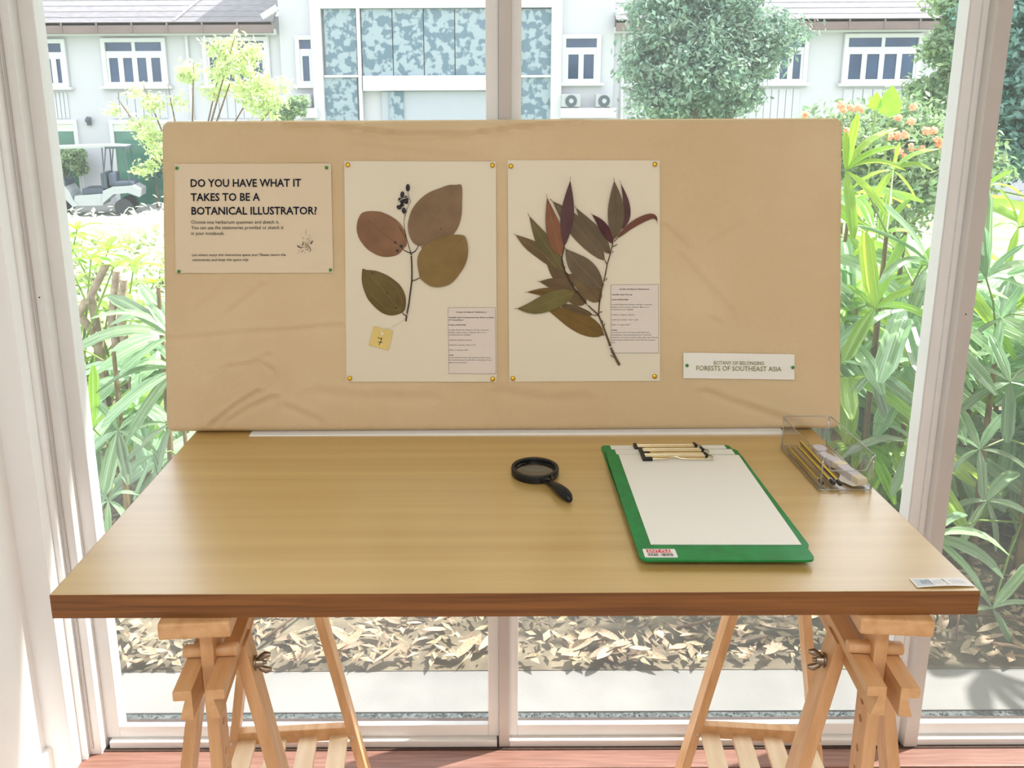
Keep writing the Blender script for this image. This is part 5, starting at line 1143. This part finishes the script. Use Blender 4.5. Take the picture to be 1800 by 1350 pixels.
def fwin(px0, px1, py0, py1, cols, tops, skip=False):
    x0, z1 = bp(px0, py0); x1, z0 = bp(px1, py1); xm = x1-x0; yf = YB_-.02
    f = MB(); sw = .12
    f.box((x0-sw, yf-.10, z0-sw), (x1+sw, yf, z0)); f.box((x0-sw, yf-.10, z1), (x1+sw, yf, z1+sw)); f.box((x0-sw, yf-.10, z0), (x0, yf, z1)); f.box((x1, yf-.10, z0), (x1+sw, yf, z1)); f.box((x0-sw-.1, yf-.18, z0-sw-.08), (x1+sw+.1, yf, z0-sw))
    zt_ = z1-(z1-z0)*.22; zl = zt_-(z1-z0)*.17
    f.box((x0, yf-.07, zl), (x1, yf-.01, zt_))
    for k in range(1, tops): f.box((x0+xm*k/tops-.05, yf-.07, zt_), (x0+xm*k/tops+.05, yf-.01, z1))
    cw = xm/cols
    for k in range(cols+1): a = max(x0, x0+cw*k-.075); b = min(x1, x0+cw*k+.075); f.box((a, yf-.065, z0), (b, yf-.01, zl))
    o = f.build('window_frame', FM['trim'], B_)
    for k in range(tops): MB().box((x0+xm*k/tops+.02, yf-.03, zt_), (x0+xm*(k+1)/tops-.02, yf-.012, z1)).build('pane', FM['glass_far'], o)
    for k in range(cols): MB().box((x0+cw*k+.05, yf-.03, z0), (x0+cw*(k+1)-.05, yf-.012, zl)).build('pane', FM['glass_far'], o)
    if cols > 1 and px0 < 480 or px0 > 1200:
        for k in range(7):
            xk = x0+xm*(k+.5)/7; MB().box((xk-xm/14+.012, YB_-.035, -.0+bp(px0, 208)[1]), (xk+xm/14-.012, YB_+.01, z0-sw-.16)).build('cladding_board', FM['facade'], B_)
fwin(60, 117, 77, 146, 3, 1); fwin(186, 291, 75, 144, 4, 2); fwin(363, 469, 73, 143, 4, 2); fwin(1110, 1215, 69, 140, 4, 2); fwin(1324, 1408, 68, 139, 4, 2); fwin(1490, 1605, 67, 139, 4, 2); fwin(1700, 1810, 67, 139, 4, 2)
yq = YB_; YB2 = YB_-.12
YB_keep = YB_; YB_ = YB2; fwin(528, 552, 71, 143, 1, 1); fwin(994, 1046, 69, 139, 2, 1); YB_ = YB_keep
# screen wall of patterned panels in a white surround
yf = YB2
sx0, sx1 = bp(553, 100)[0], bp(985, 100)[0]; z0_ = -1.3
o = MB().box((sx0, yf-.30, -1.3), (bp(571, 100)[0], yf, 7.0)).build('white_surround', FM['trim'], B_); MB().box((bp(967, 100)[0], yf-.30, -1.3), (sx1, yf, 7.0)).build('white_surround', FM['trim'], B_)
MB().box((bp(571, 100)[0], yf-.28, bp(700, 17)[1]), (bp(967, 100)[0], yf, 6.95)).build('white_surround', FM['trim'], B_); MB().box((bp(636, 0)[0], yf-.30, bp(700, 160)[1]), (bp(912, 0)[0], yf, bp(700, 134)[1])).build('white_surround', FM['trim'], B_)
for px0, px1, py0, py1, nx2 in ((571, 632, 18, 133, 1), (636, 908, 18, 133, 5), (912, 968, 18, 133, 1), (571, 636, 137, 290, 1), (912, 968, 137, 290, 1)):
    x0, z1 = bp(px0, py0); x1, z0 = bp(px1, py1)
    for k in range(nx2):
        a, b = x0+(x1-x0)*k/nx2, x0+(x1-x0)*(k+1)/nx2; MB().box((a+.015, yf-.16, z0), (b-.015, yf-.10, z1)).build('screen_panel', FM['lattice'], B_)
for px_ in (634, 910): MB().box((bp(px_, 80)[0]-.05, yf-.26, -1.3), (bp(px_, 80)[0]+.05, yf-.06, bp(700, 17)[1])).build('mullion', FM['trim'], B_)
for a, b in ((571, 636), (908, 968)): MB().box((bp(a, 80)[0], yf-.24, bp(a, 137)[1]), (bp(b, 80)[0], yf-.08, bp(a, 133)[1])).build('transom', FM['trim'], B_)
MB().box((bp(667, 0)[0], yf-.10, -1.3), (bp(912, 0)[0], yf-.02, bp(700, 161)[1])).build('entrance_recess', mat('pale_grey_entrance', srgb(172, 178, 188), .7, noise_amt=.04, noise_scale=1), B_)
MB().box((bp(681, 0)[0], yf-.16, -1.3), (bp(706, 0)[0], yf-.10, bp(700, 161)[1])).build('entrance_door_leaf', FM['lattice'], B_)
# ground floor glazing on the left
for px0, px1 in ((72, 130), (200, 300), (340, 430)):
    x0, z1 = bp(px0, 218); x1, _ = bp(px1, 218); zb2 = bp(px0, 231)[1]
    o = MB().box((x0-.12, YB_-.08, -1.3), (x0, YB_, z1+.12)); o.box((x1, YB_-.08, -1.3), (x1+.12, YB_, z1+.12)); o.box((x0, YB_-.08, z1), (x1, YB_, z1+.12)); o = o.build('door_frame', FM['trim'], B_)
    MB().box((x0, YB_-.03, -1.3), (x1, YB_-.01, zb2)).build('glass_door', FM['glass_green'], o); MB().box((x0, YB_-.05, zb2), (x1, YB_-.01, z1)).build('blind', FM['blind'], o)
e = empty('wall_lamp', (bp(158, 212)[0], YB_-.1, bp(158, 212)[1]), 'small dark wall lamp on the far building between the left windows', 'lamp')
x_, z_ = bp(158, 212); MB().box((x_-.05, YB_-.12, z_-.14), (x_+.05, YB_, z_+.10), bev=.01).build('lamp_body', FM['metal_dark'], e)
MB().lathe([(.07, -.05), (.09, .02), (.03, .12)], Matrix.Translation((x_+.02, YB_-.16, z_)), 12).build('lamp_shade', FM['metal_dark'], e)
# air conditioners on their ledge
MB().box((bp(985, 0)[0], YB2-.55, bp(1000, 207)[1]), (bp(1083, 0)[0], YB2, bp(1000, 190)[1])).build('ledge', FM['trim'], B_)
MB().box((bp(520, 0)[0], YB2-.55, bp(540, 207)[1]), (bp(556, 0)[0], YB2, bp(540, 190)[1])).build('ledge', FM['trim'], B_)
for px0, px1, lb in ((984, 1016, 'air conditioner unit on the far ledge nearest the screen wall'), (1043, 1070, 'air conditioner unit on the far ledge farther right'), (527, 553, 'air conditioner unit on the ledge left of the screen wall')):
    x0, z1 = bp(px0, 166); x1, z0 = bp(px1, 190); ya, yb_ = YB2-.50, YB2-.15
    e = empty('air_conditioner', ((x0+x1)/2, (ya+yb_)/2, z0), lb, 'air conditioner', 'air conditioner units on the far building')
    MB().box((x0, ya, z0+.03), (x1, yb_, z1), bev=.02).build('casing', FM['metal_white'], e)
    T = Matrix.Translation(((x0+x1)/2, ya, (z0+z1)/2)) @ Matrix.Rotation(PI/2, 4, 'X'); r_ = (z1-z0)*.42
    MB().lathe([(r_, 0), (r_, .03), (r_*.92, .035), (r_*.45, .03), (r_*.42, .032), (r_*.42, .0)], T, 24).build('fan_grille', FM['metal_dark'], e); MB().lathe([(r_*.4, 0), (r_*.4, .045), (0, .05)], T, 18).build('fan_hub', FM['metal_white'], e)
    for s_ in (0, 1): MB().box((x0+.05+s_*(x1-x0-.2), ya+.03, z0), (x0+.15+s_*(x1-x0-.2), yb_-.03, z0+.035)).build('foot', FM['metal_dark'], e)

# ---------------------------------------------------------------- golf cart by the far building, nose to the left
gx, gz0 = P(168, 360, 22.5).x, -1.30
RG = Matrix.Rotation(math.radians(14), 3, 'Z'); cart = empty('golf_cart', (gx, 22.5, gz0), 'white golf cart with dark seats parked by the far building', 'golf cart', R=RG); WG = WM[cart.name]
def G(mb, n, m, par=None): return mb.build(n, FM[m], par or cart, W=WG, world=False)
TX_ = Matrix(((1, 0, 0, 0), (0, 0, -1, 0), (0, 1, 0, 0), (0, 0, 0, 1)))
def side(poly, y0, y1): return MB().prism(poly, -y1, -y0, TX_)
G(side([(-1.25, .42), (-1.30, .62), (-1.18, .82), (-.85, .92), (-.62, .88), (-.50, .70), (-.42, .45), (-.30, .32), (-.45, .28), (-.62, .50), (-.80, .60), (-1.0, .58), (-1.12, .42)], -.58, .58), 'front_cowl', 'cart_white')
G(side([(-.45, .30), (.30, .30), (.34, .62), (-.38, .58)], -.55, .55), 'floor_body', 'cart_white')
G(side([(.28, .34), (.60, .60), (.98, .62), (1.25, .50), (1.28, .70), (1.10, .82), (.60, .80), (.34, .70)], -.58, .58), 'rear_body', 'cart_white')
G(MB().box((-.20, -.52, .60), (.35, .52, .76), bev=.04), 'seat', 'cart_dark'); G(MB().box((.30, -.52, .74), (.46, .52, 1.18), bev=.05), 'seat_back', 'cart_dark'); G(MB().box((.62, -.52, .80), (1.10, .52, .92), bev=.04), 'rear_seat', 'cart_dark'); G(MB().box((.50, -.52, .82), (.62, .52, 1.16), bev=.04), 'rear_seat_back', 'cart_dark')
G(MB().box((-.72, -.52, .84), (-.58, .52, 1.00), bev=.03), 'dashboard', 'cart_dark')
G(side([(-1.12, 1.84), (-.9, 1.90), (.55, 1.93), (.98, 1.90), (1.0, 1.85), (.5, 1.86), (-.9, 1.83)], -.60, .60), 'roof_canopy', 'cart_white'); G(MB().box((.50, -.61, 1.82), (1.02, .61, 1.88)), 'roof_edge', 'metal_dark')
for y in (-.54, .54):
    for a, b in (((-.86, .92), (-.98, 1.84)), ((.40, .80), (.42, 1.86)), ((1.04, .80), (.96, 1.86)), ((.40, 1.15), (.52, 1.86))): G(MB().tube([(a[0], y, a[1]), (b[0], y, b[1])], .018, 6), 'roof_post', 'metal_dark')
wsm = glass_mat('cart_windscreen', .12, (.72, .78, .84))
MB().box((-.93, -.52, .92), (-.915, .52, 1.42), T=Matrix.Rotation(0, 4, 'Y')).build('windscreen', wsm, cart, W=WG, world=False); G(MB().box((-.94, -.50, 1.0), (-.932, -.18, 1.26)), 'paper_notice', 'metal_white')
G(MB().box((-1.315, -.30, .58), (-1.29, .30, .74), bev=.01), 'grille', 'metal_dark'); G(MB().box((-1.325, -.28, .46), (-1.295, .28, .56), bev=.01), 'number_plate', 'metal_white')
for x_ in (-.88, .82):
    for y in (-.50, .50):
        T = Matrix.Translation((x_, y, .23)) @ Matrix.Rotation(PI/2, 4, 'X'); o = MB().lathe([(.11, -.09), (.20, -.10), (.23, -.06), (.23, .06), (.20, .10), (.11, .09)], T, 22).build('wheel', FM['tyre'], cart, W=WG, world=False)
        MB().lathe([(0, -.07), (.11, -.085), (.11, .085), (0, .07)], T, 16).build('hub_cap', FM['metal_white'], o, W=WG, world=False)
G(MB().tube([(-.66, -.25, .98), (-.55, -.25, 1.08)], .02, 6), 'steering_column', 'metal_dark')
ring = [Vector((-.52, -.25, 1.10))+Vector((.10*math.cos(a)*.6, .17*math.sin(a), .15*math.cos(a)*.8)) for a in np.linspace(0, 2*PI, 17)[:-1]]; G(MB().tube(ring, .015, 6, closed=True), 'steering_wheel', 'metal_dark')
